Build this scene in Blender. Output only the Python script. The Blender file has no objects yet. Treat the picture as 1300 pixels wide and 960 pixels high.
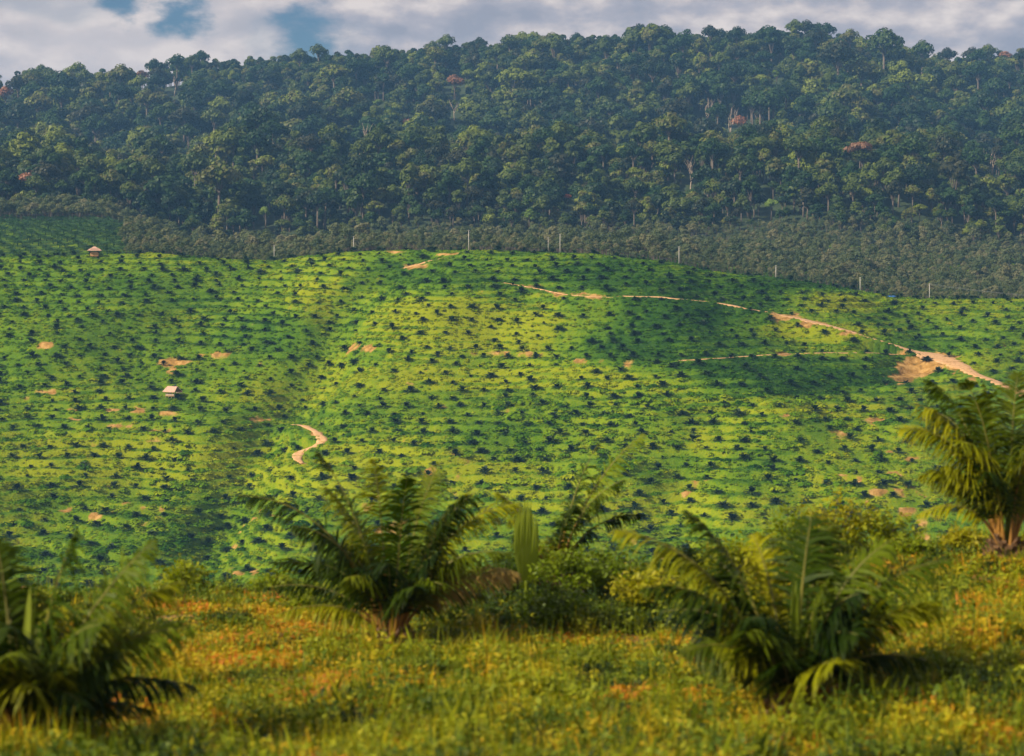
import bpy, math, random
import numpy as np
from mathutils import Vector
random.seed(7); RNG = np.random.default_rng(7)
S = bpy.context.scene
COL = S.collection
R = math.radians
F = 2600.0; CX = 650.0; HY = 300.0          # focal length in photo pixels, photo centre column, horizon row

# ------------------------------------------------------------------ noise
_P = np.random.default_rng(3).random((256, 256))
def vnoise(x, y):
    xi = np.floor(x).astype(int); yi = np.floor(y).astype(int)
    fx = x-xi; fy = y-yi
    fx = fx*fx*(3-2*fx); fy = fy*fy*(3-2*fy)
    a = _P[xi & 255, yi & 255]; b = _P[(xi+1) & 255, yi & 255]
    c = _P[xi & 255, (yi+1) & 255]; d = _P[(xi+1) & 255, (yi+1) & 255]
    return (a*(1-fx)+b*fx)*(1-fy)+(c*(1-fx)+d*fx)*fy
def fbm(x, y, o=4):
    x = np.asarray(x, float); y = np.asarray(y, float)
    s = 0; a = .5; t = 0
    for i in range(o):
        s = s+a*vnoise(x+17.3*i, y+9.1*i); t += a; a *= .5; x = x*2.03; y = y*2.03
    return s/t*2-1
def sst(a, b, x):
    t = np.clip((x-a)/(b-a), 0, 1); return t*t*(3-2*t)
def ip(px, xs, ys): return np.interp(px, xs, ys)

# ------------------------------------------------------------------ terrain height
CREST = ([-300, 0, 300, 600, 900, 1100, 1200, 1300, 1600], [785, 775, 768, 760, 742, 715, 704, 704, 720])
RIDGE = ([-600, -200, 0, 100, 200, 290, 350, 430, 500, 620, 700, 760, 860, 900, 980, 1060, 1130, 1170, 1300, 1700],
         [345, 335, 327, 324, 322, 330, 331, 321, 318, 318, 321, 324, 335, 345, 353, 364, 377, 380, 380, 372])
SKY = ([-600, -100, 0, 60, 150, 220, 320, 420, 480, 560, 640, 700, 760, 830, 880, 930, 1000, 1060, 1100, 1150, 1200, 1250, 1300, 1500, 1900],
       [100, 90, 84, 92, 84, 76, 72, 66, 66, 55, 52, 45, 46, 41, 42, 42, 36, 44, 54, 60, 70, 68, 64, 75, 100])
FOOT = ([-400, 0, 300, 600, 800, 1000, 1100, 1300, 1700], [240, 232, 222, 236, 226, 216, 203, 222, 235])
YK = np.array([-60, 10, 24, 30, 36, 42, 47, 60, 120, 300, 420, 480, 500, 580, 640, 710, 765, 790, 830, 880, 1040, 1180, 1300, 1400, 1720, 2000, 2100, 2400, 3400, 9000.])
def warp(px): return 1+.03*np.sin(px/230.+1.0)
def knots(px):
    o = np.ones_like(px); w = warp(px)
    def P(py, Y): return -(py-HY)/F*Y*w if Y > 100 else -(py-HY)/F*Y
    left = 1-sst(120, 260, px)
    rg = ip(px, *RIDGE)
    cr = ip(px, *CREST)
    f = sst(800, 1300, px)
    sk = ip(px, *SKY)+34
    ft = ip(px, *FOOT)
    vd = ip(px, [0, 800, 1000, 1130, 1300], [0, 0, -6, -20, -22])   # valley floor a little lower on the right
    zs = [-2.2*o, -3.6*o, P(962*o, 24), P(872-52*f, 30), P(816-82*f, 36), P(cr, 42), P(cr+14, 47), -15*o, -60*o, -104*o, P(905*o, 420), P(800*o, 480),
          P(768*o, 500), P(610+10*o, 580), P(505+o*5, 640), P(410+(rg-320)*.45, 710), P(rg+16, 765), P(rg, 790), P(rg+5-3*left, 830),
          P(rg+1-16*left, 880), P((318*o-8*sst(900, 1300, px)*0)*(1-left)+277*left+.22*(rg-320)*(1-left), 1040), P((318-ft)*.42+ft-6*left, 1180), P(ft, 1300), P(ft+24, 1400),
          P(sk+(ft-sk)*.55, 1720), P(sk, 2000), P(sk+14, 2100), P(sk+60, 2400), P(250*o, 3400), P(296*o, 9000)]
    return np.array(zs)
ROADS = []          # filled below: (points Nx3, halfwidth)
def zbase(px, Y):
    px = np.asarray(px, float); Y = np.asarray(Y, float)
    shp = np.broadcast(px, Y).shape
    px = np.broadcast_to(px, shp).ravel(); Y = np.broadcast_to(Y, shp).ravel()
    w = np.where(Y > 60, warp(px), 1.0)
    w = 1+(warp(px)-1)*sst(60, 120, Y)
    t = Y/w
    K = knots(px)
    i = np.clip(np.searchsorted(YK, t)-1, 0, len(YK)-2)
    ar = np.arange(len(px))
    h = YK[i+1]-YK[i]
    z0 = K[i, ar]; z1 = K[i+1, ar]
    im = np.maximum(i-1, 0); ipp = np.minimum(i+2, len(YK)-1)
    s = (z1-z0)/h
    sm = np.where(i > 0, (z0-K[im, ar])/np.maximum(YK[i]-YK[im], 1e-6), s)
    sp = np.where(i < len(YK)-2, (K[ipp, ar]-z1)/np.maximum(YK[ipp]-YK[i+1], 1e-6), s)
    def lim(a, b): return np.where(a*b > 0, 2*a*b/(a+b+1e-12*np.sign(a)), 0)
    m0 = lim(s, sm); m1 = lim(s, sp)
    m0 = np.where(i == 0, s, m0); m1 = np.where(i == len(YK)-2, s, m1)
    u = (t-YK[i])/h
    z = (2*u**3-3*u**2+1)*z0+(u**3-2*u**2+u)*h*m0+(-2*u**3+3*u**2)*z1+(u**3-u**2)*h*m1
    X = (px-CX)/F*Y
    mid = sst(495, 560, t)*(1-sst(735, 785, t))
    fold = 8.5*fbm(X/85+3.1, Y/70+1.7, 3)+2.0*fbm(X/26+9, Y/22+4, 2)
    # gully that runs down the slope left of the lit spur, and a second one on the right
    yy = HY-z/Y*F
    gx = ip(yy, [330, 380, 450, 520, 600, 700], [520, 445, 415, 350, 300, 260])
    fold = fold-6.5*np.exp(-((px-gx)/38)**2)+3.5*np.exp(-((px-gx-110)/70)**2)
    gx2 = ip(yy, [380, 470, 520, 620], [1200, 1150, 900, 860])
    fold = fold-3.5*np.exp(-((px-gx2)/60)**2)
    z = z+mid*fold
    far = sst(1060, 1180, t)*(1-.85*sst(1780, 1970, t))
    z = z+far*(17*fbm(X/120+5+Y/260, Y/230+2, 3)+5*fbm(X/45, Y/60, 2))
    nr = (1-sst(44, 60, t))
    z = z+nr*.16*fbm(X/1.7, Y/1.7, 3)+sst(.0, 1, nr)*0
    return z.reshape(shp)
TS = 2.2
def phase(X, Y): return 1.3*fbm(X/70+31, Y/60+3, 3)+.08*fbm(X/14, Y/14, 2)
def terraced(z, X, Y, px):
    t = Y/warp(px)
    m = sst(500, 540, t)*(1-sst(778, 800, t))
    am = m*np.clip(.6+1.2*fbm(X/40+7, Y/40, 2)+.2*sst(560, 640, Y), .05, 1.)
    ph = phase(X, Y); q = z/TS+ph; fl = np.floor(q); fr = q-fl
    zt = TS*(fl+.06*fr+.94*sst(.52, .92, fr)-ph)
    z = z*(1-am)+zt*am
    lump = .30*fbm(X/2.6, Y/2.6, 3)+.45*np.abs(fbm(X/7+3, Y/6+1, 2))
    return z+m*lump
def pyof(z, Y): return HY-z/Y*F
def ray(px, py, y0=482, y1=1050):
    Ys = np.arange(y0, y1, .4)
    z = zbase(np.full_like(Ys, px), Ys)
    k = np.where(pyof(z, Ys) <= py)[0]
    j = k[0] if len(k) else len(Ys)-1
    return Vector(((px-CX)/F*Ys[j], Ys[j], z[j]))

def spline(pts, step):
    pts = [Vector(p) for p in pts]; out = []
    for i in range(len(pts)-1):
        p0 = pts[max(i-1, 0)]; p1 = pts[i]; p2 = pts[i+1]; p3 = pts[min(i+2, len(pts)-1)]
        n = max(2, int((p2-p1).length/step))
        for k in range(n):
            t = k/n
            out.append(.5*((2*p1)+(p2-p0)*t+(2*p0-5*p1+4*p2-p3)*t*t+(3*p1-p0-3*p2+p3)*t**3))
    out.append(pts[-1]); return out
road_px = [
 ('dirt_road', 'main', [(790, 380), (850, 382), (905, 387), (955, 396), (1005, 406), (1055, 418), (1100, 431), (1138, 443), (1165, 451), (1190, 456), (1212, 465), (1238, 478), (1265, 488), (1300, 503), (1360, 520)], 2.3),
 ('dirt_track', 'terrace', [(1140, 450), (1080, 450), (1010, 452), (950, 455), (880, 459), (860, 460)], .28),
 ('dirt_track', 'upper', [(640, 361), (690, 371), (740, 378), (790, 381)], .45),
 ('dirt_track', 'winding', [(372, 540), (392, 546), (405, 553), (409, 561), (398, 568), (382, 575), (377, 583), (384, 591)], 1.15),
 ('dirt_track', 'top', [(512, 342), (530, 337), (545, 332), (562, 330)], 1.0),
]
for nm, key, pl, hw in road_px:
    if len(pl) != 8: pl = [(q.x, q.y) for q in spline([(a, c, 0) for a, c in pl], 14)]
    w3 = [ray(px, py) for px, py in pl]
    q = spline([(p.x, p.y, 0) for p in w3], 2.0)
    A = np.array([(p.x, p.y) for p in q])
    pxs = CX+A[:, 0]/A[:, 1]*F
    z = terraced(zbase(pxs, A[:, 1]), A[:, 0], A[:, 1], pxs)
    k = np.ones(7)/7; zz = np.pad(z, 3, mode='edge'); z = np.convolve(zz, k, 'valid')+(1.1 if key == 'main' else .5)
    ROADS.append((nm, key, np.column_stack([A, z]), hw))

def roadinfo(X, Y):
    """distance to nearest road edge and that road's height"""
    shp = X.shape; X = X.ravel(); Y = Y.ravel()
    best = np.full(len(X), 1e9); zb = np.zeros(len(X))
    for nm, key, P, hw in ROADS:
        lo = P[:, :2].min(0)-14; hi = P[:, :2].max(0)+14
        sel = np.where((X > lo[0]) & (X < hi[0]) & (Y > lo[1]) & (Y < hi[1]))[0]
        for c in range(0, len(sel), 20000):
            s = sel[c:c+20000]
            d = np.hypot(X[s, None]-P[None, :, 0], Y[s, None]-P[None, :, 1])
            j = d.argmin(1); dd = d[np.arange(len(s)), j]-hw
            u = dd < best[s]
            best[s[u]] = dd[u]; zb[s[u]] = P[j[u], 2]
    return best.reshape(shp), zb.reshape(shp)
def zfull(X, Y):
    X = np.asarray(X, float); Y = np.asarray(Y, float)
    px = CX+X/Y*F
    z = terraced(zbase(px, Y), X, Y, px)
    d, zr = roadinfo(X, Y)
    k = 1-sst(.8, 8.5, d)
    return z*(1-k)+(zr-.08)*k

# soil scars (photo px, py, rx, ry, strength) found on the slope and painted there as bare earth
SOIL = [(215, 460, 19, 6, 1.3), (217, 470, 7, 8, 1.3), (462, 442, 19, 6, 1.3), (640, 449, 36, 3, 1.1), (600, 449, 14, 3, 1), (797, 461, 10, 6, 1.1), (740, 458, 30, 3, .8), (62, 438, 10, 5, 1.1), (255, 452, 5, 3, 1.1), (275, 450, 6, 4, 1.3), (292, 450, 10, 3, .8),
        (55, 498, 26, 3, 1.0), (40, 505, 12, 3, 1), (85, 520, 20, 2.5, .9), (140, 521, 16, 2.5, 1), (178, 522, 12, 3, 1), (212, 524, 10, 4, 1.1), (92, 533, 14, 3, .9), (150, 541, 20, 2.5, 1), (205, 547, 24, 2.5, 1), (248, 545, 10, 3, .8),
        (325, 533, 13, 5, 1.2), (318, 541, 6, 2.5, .8), (527, 338, 13, 4, 1.3), (500, 320, 30, 2, .9), (575, 323, 22, 2, .9), (670, 364, 24, 3, .7), (720, 373, 24, 3, .8), (760, 377, 20, 3, .7), (990, 402, 22, 6, 1.25), (1030, 411, 24, 6, 1.05), (1075, 423, 18, 4, .8), (1150, 449, 22, 5, 1.2), (1190, 452, 24, 5, 1.3), (1160, 465, 24, 14, 1.7), (1142, 480, 18, 7, 1.5), (1185, 462, 16, 9, 1.3), (1128, 488, 8, 5, 1),
        (1213, 466, 12, 8, 1.2), (995, 449, 10, 3, 1), (1110, 535, 22, 7, 1.0), (1072, 550, 16, 6, .9), (1155, 583, 14, 5, 1.0), (1128, 603, 12, 10, .8), (1115, 625, 17, 5, 1.3), (1100, 640, 10, 4, .8), (1152, 648, 13, 8, 1.2), (1168, 664, 16, 5, 1), (1125, 573, 10, 5, .7), (1260, 440, 20, 4, .8), (1000, 527, 20, 3, .7),
        (565, 519, 10, 4, .8), (523, 487, 9, 3, .8), (712, 487, 8, 3, .9), (600, 490, 8, 2.5, .7), (350, 655, 10, 4, .9), (85, 648, 12, 5, 1), (120, 655, 14, 5, .9), (200, 560, 10, 3, .5), (870, 626, 5, 4, 1), (880, 577, 10, 3, .6), (300, 727, 10, 4, 1.1), (325, 727, 10, 4, 1.1), (355, 731, 12, 4, 1.1), (300, 695, 6, 3, .9), (740, 590, 12, 3, .6), (560, 560, 12, 3, .5),
        (65, 380, 8, 3, .7), (12, 362, 10, 2, .7), (385, 392, 16, 4, .6), (318, 463, 12, 3, .8), (640, 523, 12, 3, .6), (820, 515, 10, 3, .6), (1230, 480, 8, 5, .8)]
# plant cover tone: + fresh yellow-green creeper, - deep green fern and grass, with gully shade painted in
TONE = [(590, 420, 150, 34, 1.1), (470, 470, 120, 18, .5), (700, 480, 260, 20, .7), (900, 385, 120, 30, -1.1), (860, 440, 140, 34, -1.2), (1000, 480, 150, 22, -1.5), (850, 350, 160, 24, -.7), (640, 345, 160, 22, -.6), (1040, 420, 80, 14, 1.3), (1060, 385, 60, 14, 1.2), (1100, 405, 60, 16, -.4), (1180, 440, 60, 18, -.7), (1050, 360, 110, 10, -.9), (1230, 460, 70, 12, .8), (1230, 385, 110, 18, .2),
        (60, 360, 130, 30, -.25), (200, 400, 170, 40, -.2), (420, 375, 50, 40, .6), (330, 420, 60, 25, -.6), (470, 350, 70, 20, -.5), (445, 400, 22, 40, -.8), (120, 590, 200, 40, .6), (400, 500, 120, 20, .5), (640, 560, 90, 24, -.7), (500, 600, 260, 40, .7), (850, 560, 160, 22, .5), (960, 600, 70, 35, -.2), (1120, 600, 130, 60, .6), (850, 640, 220, 26, .5), (300, 560, 80, 15, .5), (1040, 520, 110, 12, .8), (560, 395, 70, 16, .6)]
def covers(X, Y, Z):
    px = CX+X/Y*F; py = pyof(Z, Y)
    t = Y/warp(px)
    m = sst(485, 500, t)*(1-sst(1200, 1230, t))
    n1 = fbm(X/5+2, Y/7+8, 3); n2 = fbm(X/1.9+2, Y/2.5+8, 2)
    soil = np.zeros_like(X)
    for cx, cy, rx, ry, s in SOIL:
        q = ((px-cx)/rx)**2+((py-cy)/ry)**2
        soil = np.maximum(soil, s*np.exp(-.75*q))
    d, _ = roadinfo(X, Y)
    soil = np.maximum(soil, 1.0-sst(-.5, 2.0, d)*1.0)
    # worn terrace lips
    q = Z/TS
    lip = np.clip(fbm(X/18+40, Y/30+9, 2)*2-.55, 0, 1)*.75
    soil = np.maximum(soil, lip*sst(500, 600, py)*.8)
    soil = m*np.clip((soil+.55*n1+.55*n2-.58)*2.3, 0, 1)
    tone = np.zeros_like(X)
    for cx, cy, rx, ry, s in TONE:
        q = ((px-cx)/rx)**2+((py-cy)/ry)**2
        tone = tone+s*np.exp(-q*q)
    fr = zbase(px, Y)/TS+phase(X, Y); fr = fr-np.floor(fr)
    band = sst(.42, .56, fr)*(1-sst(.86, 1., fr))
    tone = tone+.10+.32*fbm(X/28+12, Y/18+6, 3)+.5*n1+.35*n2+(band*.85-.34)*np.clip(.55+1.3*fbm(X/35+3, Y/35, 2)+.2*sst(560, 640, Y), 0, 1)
    return soil, np.clip(tone*.42+.5, 0, 1)

# ------------------------------------------------------------------ materials
def mat(name):
    m = bpy.data.materials.new(name); m.use_nodes = True
    nt = m.node_tree; nt.nodes.clear()
    out = nt.nodes.new('ShaderNodeOutputMaterial')
    return m, nt, out
def N(nt, t, **k):
    n = nt.nodes.new('ShaderNode'+t)
    for a, v in k.items():
        if a in n.inputs.keys(): n.inputs[a].default_value = v
        else: setattr(n, a, v)
    return n
def L(nt, a, b): nt.links.new(a, b)
def ramp(nt, fac, cols):
    r = nt.nodes.new('ShaderNodeValToRGB')
    e = r.color_ramp.elements
    while len(e) < len(cols): e.new(.5)
    for i, (p, c) in enumerate(cols):
        e[i].position = p; e[i].color = (*c, 1)
    L(nt, fac, r.inputs[0]); return r.outputs[0]
def mixc(nt, fac, a, b, mode='MIX'):
    m = nt.nodes.new('ShaderNodeMix'); m.data_type = 'RGBA'; m.blend_type = mode
    for s, v in ((m.inputs[0], fac), (m.inputs[6], a), (m.inputs[7], b)):
        if isinstance(v, (int, float)): s.default_value = v
        elif isinstance(v, tuple): s.default_value = (*v, 1)
        else: L(nt, v, s)
    return m.outputs[2]
def math_(nt, op, a, b=0., c=None):
    m = nt.nodes.new('ShaderNodeMath'); m.operation = op
    for i, v in enumerate((a, b, c)):
        if v is None: continue
        if isinstance(v, (int, float)): m.inputs[i].default_value = v
        else: L(nt, v, m.inputs[i])
    return m.outputs[0]
def noise(nt, scale, detail=3, vec=None, rough=.6):
    n = N(nt, 'TexNoise', Scale=scale, Detail=detail, Roughness=rough)
    if vec is not None: L(nt, vec, n.inputs['Vector'])
    return n.outputs['Fac']
def leafmat(name, cols, trans=.35, rough=.55, local=True, attr=None, nscale=.4, bright=1., spec=.3):
    """foliage: colour varies between plants and between clumps of one plant, thin leaves let light through"""
    m, nt, out = mat(name)
    tc = nt.nodes.new('ShaderNodeTexCoord'); oi = nt.nodes.new('ShaderNodeObjectInfo')
    if attr:
        at = N(nt, 'Attribute', attribute_name=attr, attribute_type='INSTANCER'); v0 = at.outputs['Fac']
        v0 = math_(nt, 'ADD', v0, math_(nt, 'MULTIPLY', math_(nt, 'SUBTRACT', oi.outputs['Random'], .5), .5))
    else:
        v0 = oi.outputs['Random']
    nz = noise(nt, nscale, 3, tc.outputs['Object']); nl_ = noise(nt, .016, 3, oi.outputs['Location'])
    v0 = math_(nt, 'ADD', v0, math_(nt, 'MULTIPLY', math_(nt, 'SUBTRACT', nl_, .5), 1.4 if name == 'forest_leaves' else .2))
    v = math_(nt, 'ADD', v0, math_(nt, 'MULTIPLY', math_(nt, 'SUBTRACT', nz, .5), .7))
    c = ramp(nt, v, cols)
    if bright != 1.: c = mixc(nt, 1., c, (bright, bright, bright), 'MULTIPLY')
    b = N(nt, 'BsdfPrincipled', Roughness=rough); b.inputs['Specular IOR Level'].default_value = spec
    L(nt, c, b.inputs['Base Color'])
    if trans > 0:
        t = nt.nodes.new('ShaderNodeBsdfTranslucent'); L(nt, mixc(nt, 1., c, (1.25, 1.3, .5), 'MULTIPLY'), t.inputs[0])
        mx = N(nt, 'MixShader'); mx.inputs[0].default_value = trans
        L(nt, b.outputs[0], mx.inputs[1]); L(nt, t.outputs[0], mx.inputs[2]); L(nt, mx.outputs[0], out.inputs[0])
    else: L(nt, b.outputs[0], out.inputs[0])
    return m
def plainmat(name, c1, c2, scale=6, rough=.85, bump=.3):
    m, nt, out = mat(name)
    tc = nt.nodes.new('ShaderNodeTexCoord')
    n = noise(nt, scale, 5, tc.outputs['Object'])
    c = ramp(nt, n, [(.3, c1), (.7, c2)])
    b = N(nt, 'BsdfPrincipled', Roughness=rough); L(nt, c, b.inputs['Base Color'])
    bp = N(nt, 'Bump', Strength=bump, Distance=.05); L(nt, n, bp.inputs['Height']); L(nt, bp.outputs[0], b.inputs['Normal'])
    L(nt, b.outputs[0], out.inputs[0]); return m

SOILC = [(.3, (.13, .085, .02)), (.48, (.30, .165, .04)), (.62, (.46, .28, .09)), (.75, (.24, .14, .04))]
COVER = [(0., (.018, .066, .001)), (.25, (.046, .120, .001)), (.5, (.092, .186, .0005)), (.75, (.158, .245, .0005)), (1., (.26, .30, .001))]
def hill_mat():
    m, nt, out = mat('hillside_cover')
    tc = nt.nodes.new('ShaderNodeTexCoord')
    so = N(nt, 'Attribute', attribute_name='soil').outputs['Fac']
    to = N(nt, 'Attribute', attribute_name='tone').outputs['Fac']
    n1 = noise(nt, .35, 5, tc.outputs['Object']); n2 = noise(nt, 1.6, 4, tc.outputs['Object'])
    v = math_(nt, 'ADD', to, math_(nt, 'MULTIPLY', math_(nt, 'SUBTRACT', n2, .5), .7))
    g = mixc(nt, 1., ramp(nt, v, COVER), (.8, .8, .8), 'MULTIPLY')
    s = ramp(nt, n1, SOILC)
    k = math_(nt, 'MULTIPLY_ADD', so, 1.5, math_(nt, 'MULTIPLY', math_(nt, 'SUBTRACT', n2, .55), 1.2))
    k = math_(nt, 'MINIMUM', math_(nt, 'MAXIMUM', k, 0.), 1.)
    k = math_(nt, 'MULTIPLY', k, math_(nt, 'MINIMUM', math_(nt, 'MULTIPLY', so, 5.), 1.))
    b = N(nt, 'BsdfPrincipled', Roughness=.9); b.inputs['Specular IOR Level'].default_value = .1
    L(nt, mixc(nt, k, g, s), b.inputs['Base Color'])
    bp = N(nt, 'Bump', Strength=.8, Distance=.5); L(nt, n2, bp.inputs['Height']); L(nt, bp.outputs[0], b.inputs['Normal'])
    L(nt, b.outputs[0], out.inputs[0]); return m
def fore_mat():
    m, nt, out = mat('foreground_earth')
    tc = nt.nodes.new('ShaderNodeTexCoord')
    n1 = noise(nt, .5, 5, tc.outputs['Object']); n2 = noise(nt, 7., 4, tc.outputs['Object'])
    v = math_(nt, 'ADD', n1, math_(nt, 'MULTIPLY', math_(nt, 'SUBTRACT', n2, .5), .6))
    c = ramp(nt, v, [(.25, (.045, .05, .006)), (.45, (.17, .10, .012)), (.6, (.30, .13, .02)), (.8, (.40, .20, .04))])
    b = N(nt, 'BsdfPrincipled', Roughness=.95); L(nt, c, b.inputs['Base Color'])
    bp = N(nt, 'Bump', Strength=.8, Distance=.08); L(nt, n2, bp.inputs['Height']); L(nt, bp.outputs[0], b.inputs['Normal'])
    L(nt, b.outputs[0], out.inputs[0]); return m
M = {}
M['hill'] = hill_mat(); M['fore'] = fore_mat()
M['forestfloor'] = plainmat('forest_floor', (.012, .028, .006), (.03, .05, .012), .2)
M['road'] = plainmat('road_earth', (.36, .19, .07), (.62, .38, .18), 1.2, .95)
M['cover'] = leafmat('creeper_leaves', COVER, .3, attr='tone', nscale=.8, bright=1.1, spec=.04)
M['hillpalm'] = leafmat('hill_palm_leaves', [(0, (.004, .020, .006)), (.5, (.008, .032, .006)), (1, (.020, .052, .007))], .08, nscale=.8, spec=.2)
M['oldpalm'] = leafmat('old_palm_leaves', [(0, (.012, .05, .008)), (.5, (.022, .08, .01)), (1, (.035, .10, .012))], .15, nscale=.8)
M['forest'] = leafmat('forest_leaves', [(0, (.030, .034, .012)), (.08, (.012, .026, .008)), (.3, (.014, .042, .007)), (.5, (.028, .062, .008)), (.66, (.050, .074, .010)), (.82, (.078, .112, .010)), (.93, (.095, .090, .025)), (1, (.13, .165, .014))], .2, nscale=.16, spec=.2)
M['brownleaf'] = leafmat('russet_leaves', [(0, (.15, .075, .035)), (1, (.28, .12, .06))], .2, nscale=.2)
M['redleaf'] = leafmat('orange_blossom', [(0, (.30, .07, .02)), (1, (.40, .10, .03))], .1, nscale=.2)
M['limeleaf'] = leafmat('lime_leaves', [(0, (.08, .15, .015)), (1, (.13, .20, .02))], .25, nscale=.2)
M['rubber'] = leafmat('thin_grey_leaves', [(0, (.055, .085, .034)), (.35, (.090, .118, .046)), (.7, (.13, .148, .064)), (1, (.18, .172, .09))], .35, nscale=.3, spec=.15)
M['bark'] = plainmat('pale_bark', (.07, .055, .04), (.14, .11, .08), .8)
M['deadwood'] = plainmat('bleached_wood', (.26, .20, .14), (.42, .33, .25), .8)
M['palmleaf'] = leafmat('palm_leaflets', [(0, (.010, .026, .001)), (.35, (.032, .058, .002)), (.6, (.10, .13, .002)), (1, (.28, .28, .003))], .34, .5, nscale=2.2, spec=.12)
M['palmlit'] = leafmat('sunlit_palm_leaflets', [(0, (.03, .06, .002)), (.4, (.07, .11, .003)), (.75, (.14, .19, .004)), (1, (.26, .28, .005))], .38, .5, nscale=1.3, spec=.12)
M['spear'] = leafmat('young_spear_leaf', [(0, (.16, .22, .015)), (1, (.24, .29, .03))], .4, .45, nscale=1.)
M['dryleaf'] = leafmat('dry_leaflets', [(0, (.16, .10, .02)), (1, (.32, .22, .05))], .25, .7, nscale=1.)
M['rachis'] = plainmat('frond_stalk', (.08, .085, .010), (.18, .16, .02), 5, .6)
M['petiole'] = plainmat('orange_stalk_base', (.20, .10, .02), (.40, .20, .035), 5, .6)
M['palmtrunk'] = plainmat('palm_trunk', (.05, .03, .015), (.17, .085, .03), 9, .9, .8)
M['shrub'] = leafmat('shrub_leaves', [(0, (.04, .08, .002)), (.4, (.13, .19, .003)), (.75, (.25, .28, .004)), (1, (.34, .28, .006))], .42, .5, nscale=2.)
M['undergrowth'] = leafmat('undergrowth_leaves', [(0, (.014, .032, .002)), (.2, (.07, .12, .002)), (.48, (.23, .26, .003)), (.7, (.40, .30, .004)), (.85, (.46, .24, .006)), (1, (.46, .16, .010))], .3, .6, attr='tone', nscale=3.5)
M['thatch'] = plainmat('dry_thatch', (.36, .20, .14), (.56, .36, .27), 3, .9)
M['hutwood'] = plainmat('lit_timber', (.45, .22, .08), (.62, .34, .14), 2, .8)
M['tarp'] = plainmat('blue_tarpaulin', (.02, .10, .30), (.03, .16, .42), 1, .5)
M['concrete'] = plainmat('pole_concrete', (.42, .40, .37), (.60, .58, .54), 1, .8)
M['wire'] = plainmat('wire', (.25, .25, .26), (.35, .35, .36), 1, .5)

# ------------------------------------------------------------------ object helpers
class MB:
    def __init__(s): s.v = []; s.f = []; s.m = []
    def add(s, vs, fs, mi=0):
        b = len(s.v); s.v.extend([tuple(v) for v in vs]); s.f.extend([tuple(b+i for i in f) for f in fs]); s.m.extend([mi]*len(fs))
    def tube(s, pts, rad, n=6, mi=0, cap=True):
        pts = [Vector(p) for p in pts]; b = len(s.v)
        for i, p in enumerate(pts):
            t = (pts[min(i+1, len(pts)-1)]-pts[max(i-1, 0)]).normalized()
            a = t.cross(Vector((0.13, .97, .2))).normalized(); c = t.cross(a)
            r = rad[i] if hasattr(rad, '__len__') else rad
            for k in range(n):
                w = 2*math.pi*k/n; s.v.append(tuple(p+(a*math.cos(w)+c*math.sin(w))*r))
        for i in range(len(pts)-1):
            for k in range(n):
                k2 = (k+1) % n
                s.f.append((b+i*n+k, b+i*n+k2, b+(i+1)*n+k2, b+(i+1)*n+k)); s.m.append(mi)
        if cap:
            s.f.append(tuple(b+(len(pts)-1)*n+k for k in range(n))); s.m.append(mi)
            s.f.append(tuple(b+k for k in reversed(range(n)))); s.m.append(mi)
    def box(s, c, d, mi=0, rz=0, jit=0):
        x, y, z = [q/2 for q in d]; cs, sn = math.cos(rz), math.sin(rz); vs = []
        for dz in (-z, z):
            for dx, dy in ((-x, -y), (x, -y), (x, y), (-x, y)):
                vs.append((c[0]+dx*cs-dy*sn, c[1]+dx*sn+dy*cs, c[2]+dz))
        s.add(vs, [(0, 3, 2, 1), (4, 5, 6, 7), (0, 1, 5, 4), (1, 2, 6, 5), (2, 3, 7, 6), (3, 0, 4, 7)], mi)
    def mesh(s, name, mats, smooth=False):
        me = bpy.data.meshes.new(name); me.from_pydata(s.v, [], s.f)
        for m in mats: me.materials.append(m)
        if len(mats) > 1: me.polygons.foreach_set('material_index', s.m)
        if smooth: me.polygons.foreach_set('use_smooth', [True]*len(s.f))
        me.update(); return me
def npmesh(name, V, Fq, mats, smooth=False):
    V = np.asarray(V, np.float32).reshape(-1, 3); Fq = np.asarray(Fq, np.int32)
    n = Fq.shape[1]
    me = bpy.data.meshes.new(name)
    me.vertices.add(len(V)); me.vertices.foreach_set('co', V.ravel())
    me.loops.add(Fq.size); me.loops.foreach_set('vertex_index', Fq.ravel())
    me.polygons.add(len(Fq)); me.polygons.foreach_set('loop_start', np.arange(0, Fq.size, n, dtype=np.int32))
    if smooth: me.polygons.foreach_set('use_smooth', np.ones(len(Fq), bool))
    for m in mats: me.materials.append(m)
    me.update(calc_edges=True); me.validate(); return me
def tag(o, label=None, cat=None, group=None, kind=None):
    if label: o['label'] = label
    if cat: o['category'] = cat
    if group: o['group'] = group
    if kind: o['kind'] = kind
    return o
def ob(name, me, parent=None, loc=None):
    o = bpy.data.objects.new(name, me); COL.objects.link(o)
    if parent: o.parent = parent
    if loc is not None: o.location = loc
    return o
def empty(name, loc, rz=0):
    o = bpy.data.objects.new(name, None); COL.objects.link(o); o.location = loc; o.rotation_euler = (0, 0, rz); o.empty_display_size = .5; return o
def copy_tree(o, parent=None):
    c = o.copy(); COL.objects.link(c); c.parent = parent
    for ch in list(o.children): copy_tree(ch, c)
    return c
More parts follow.
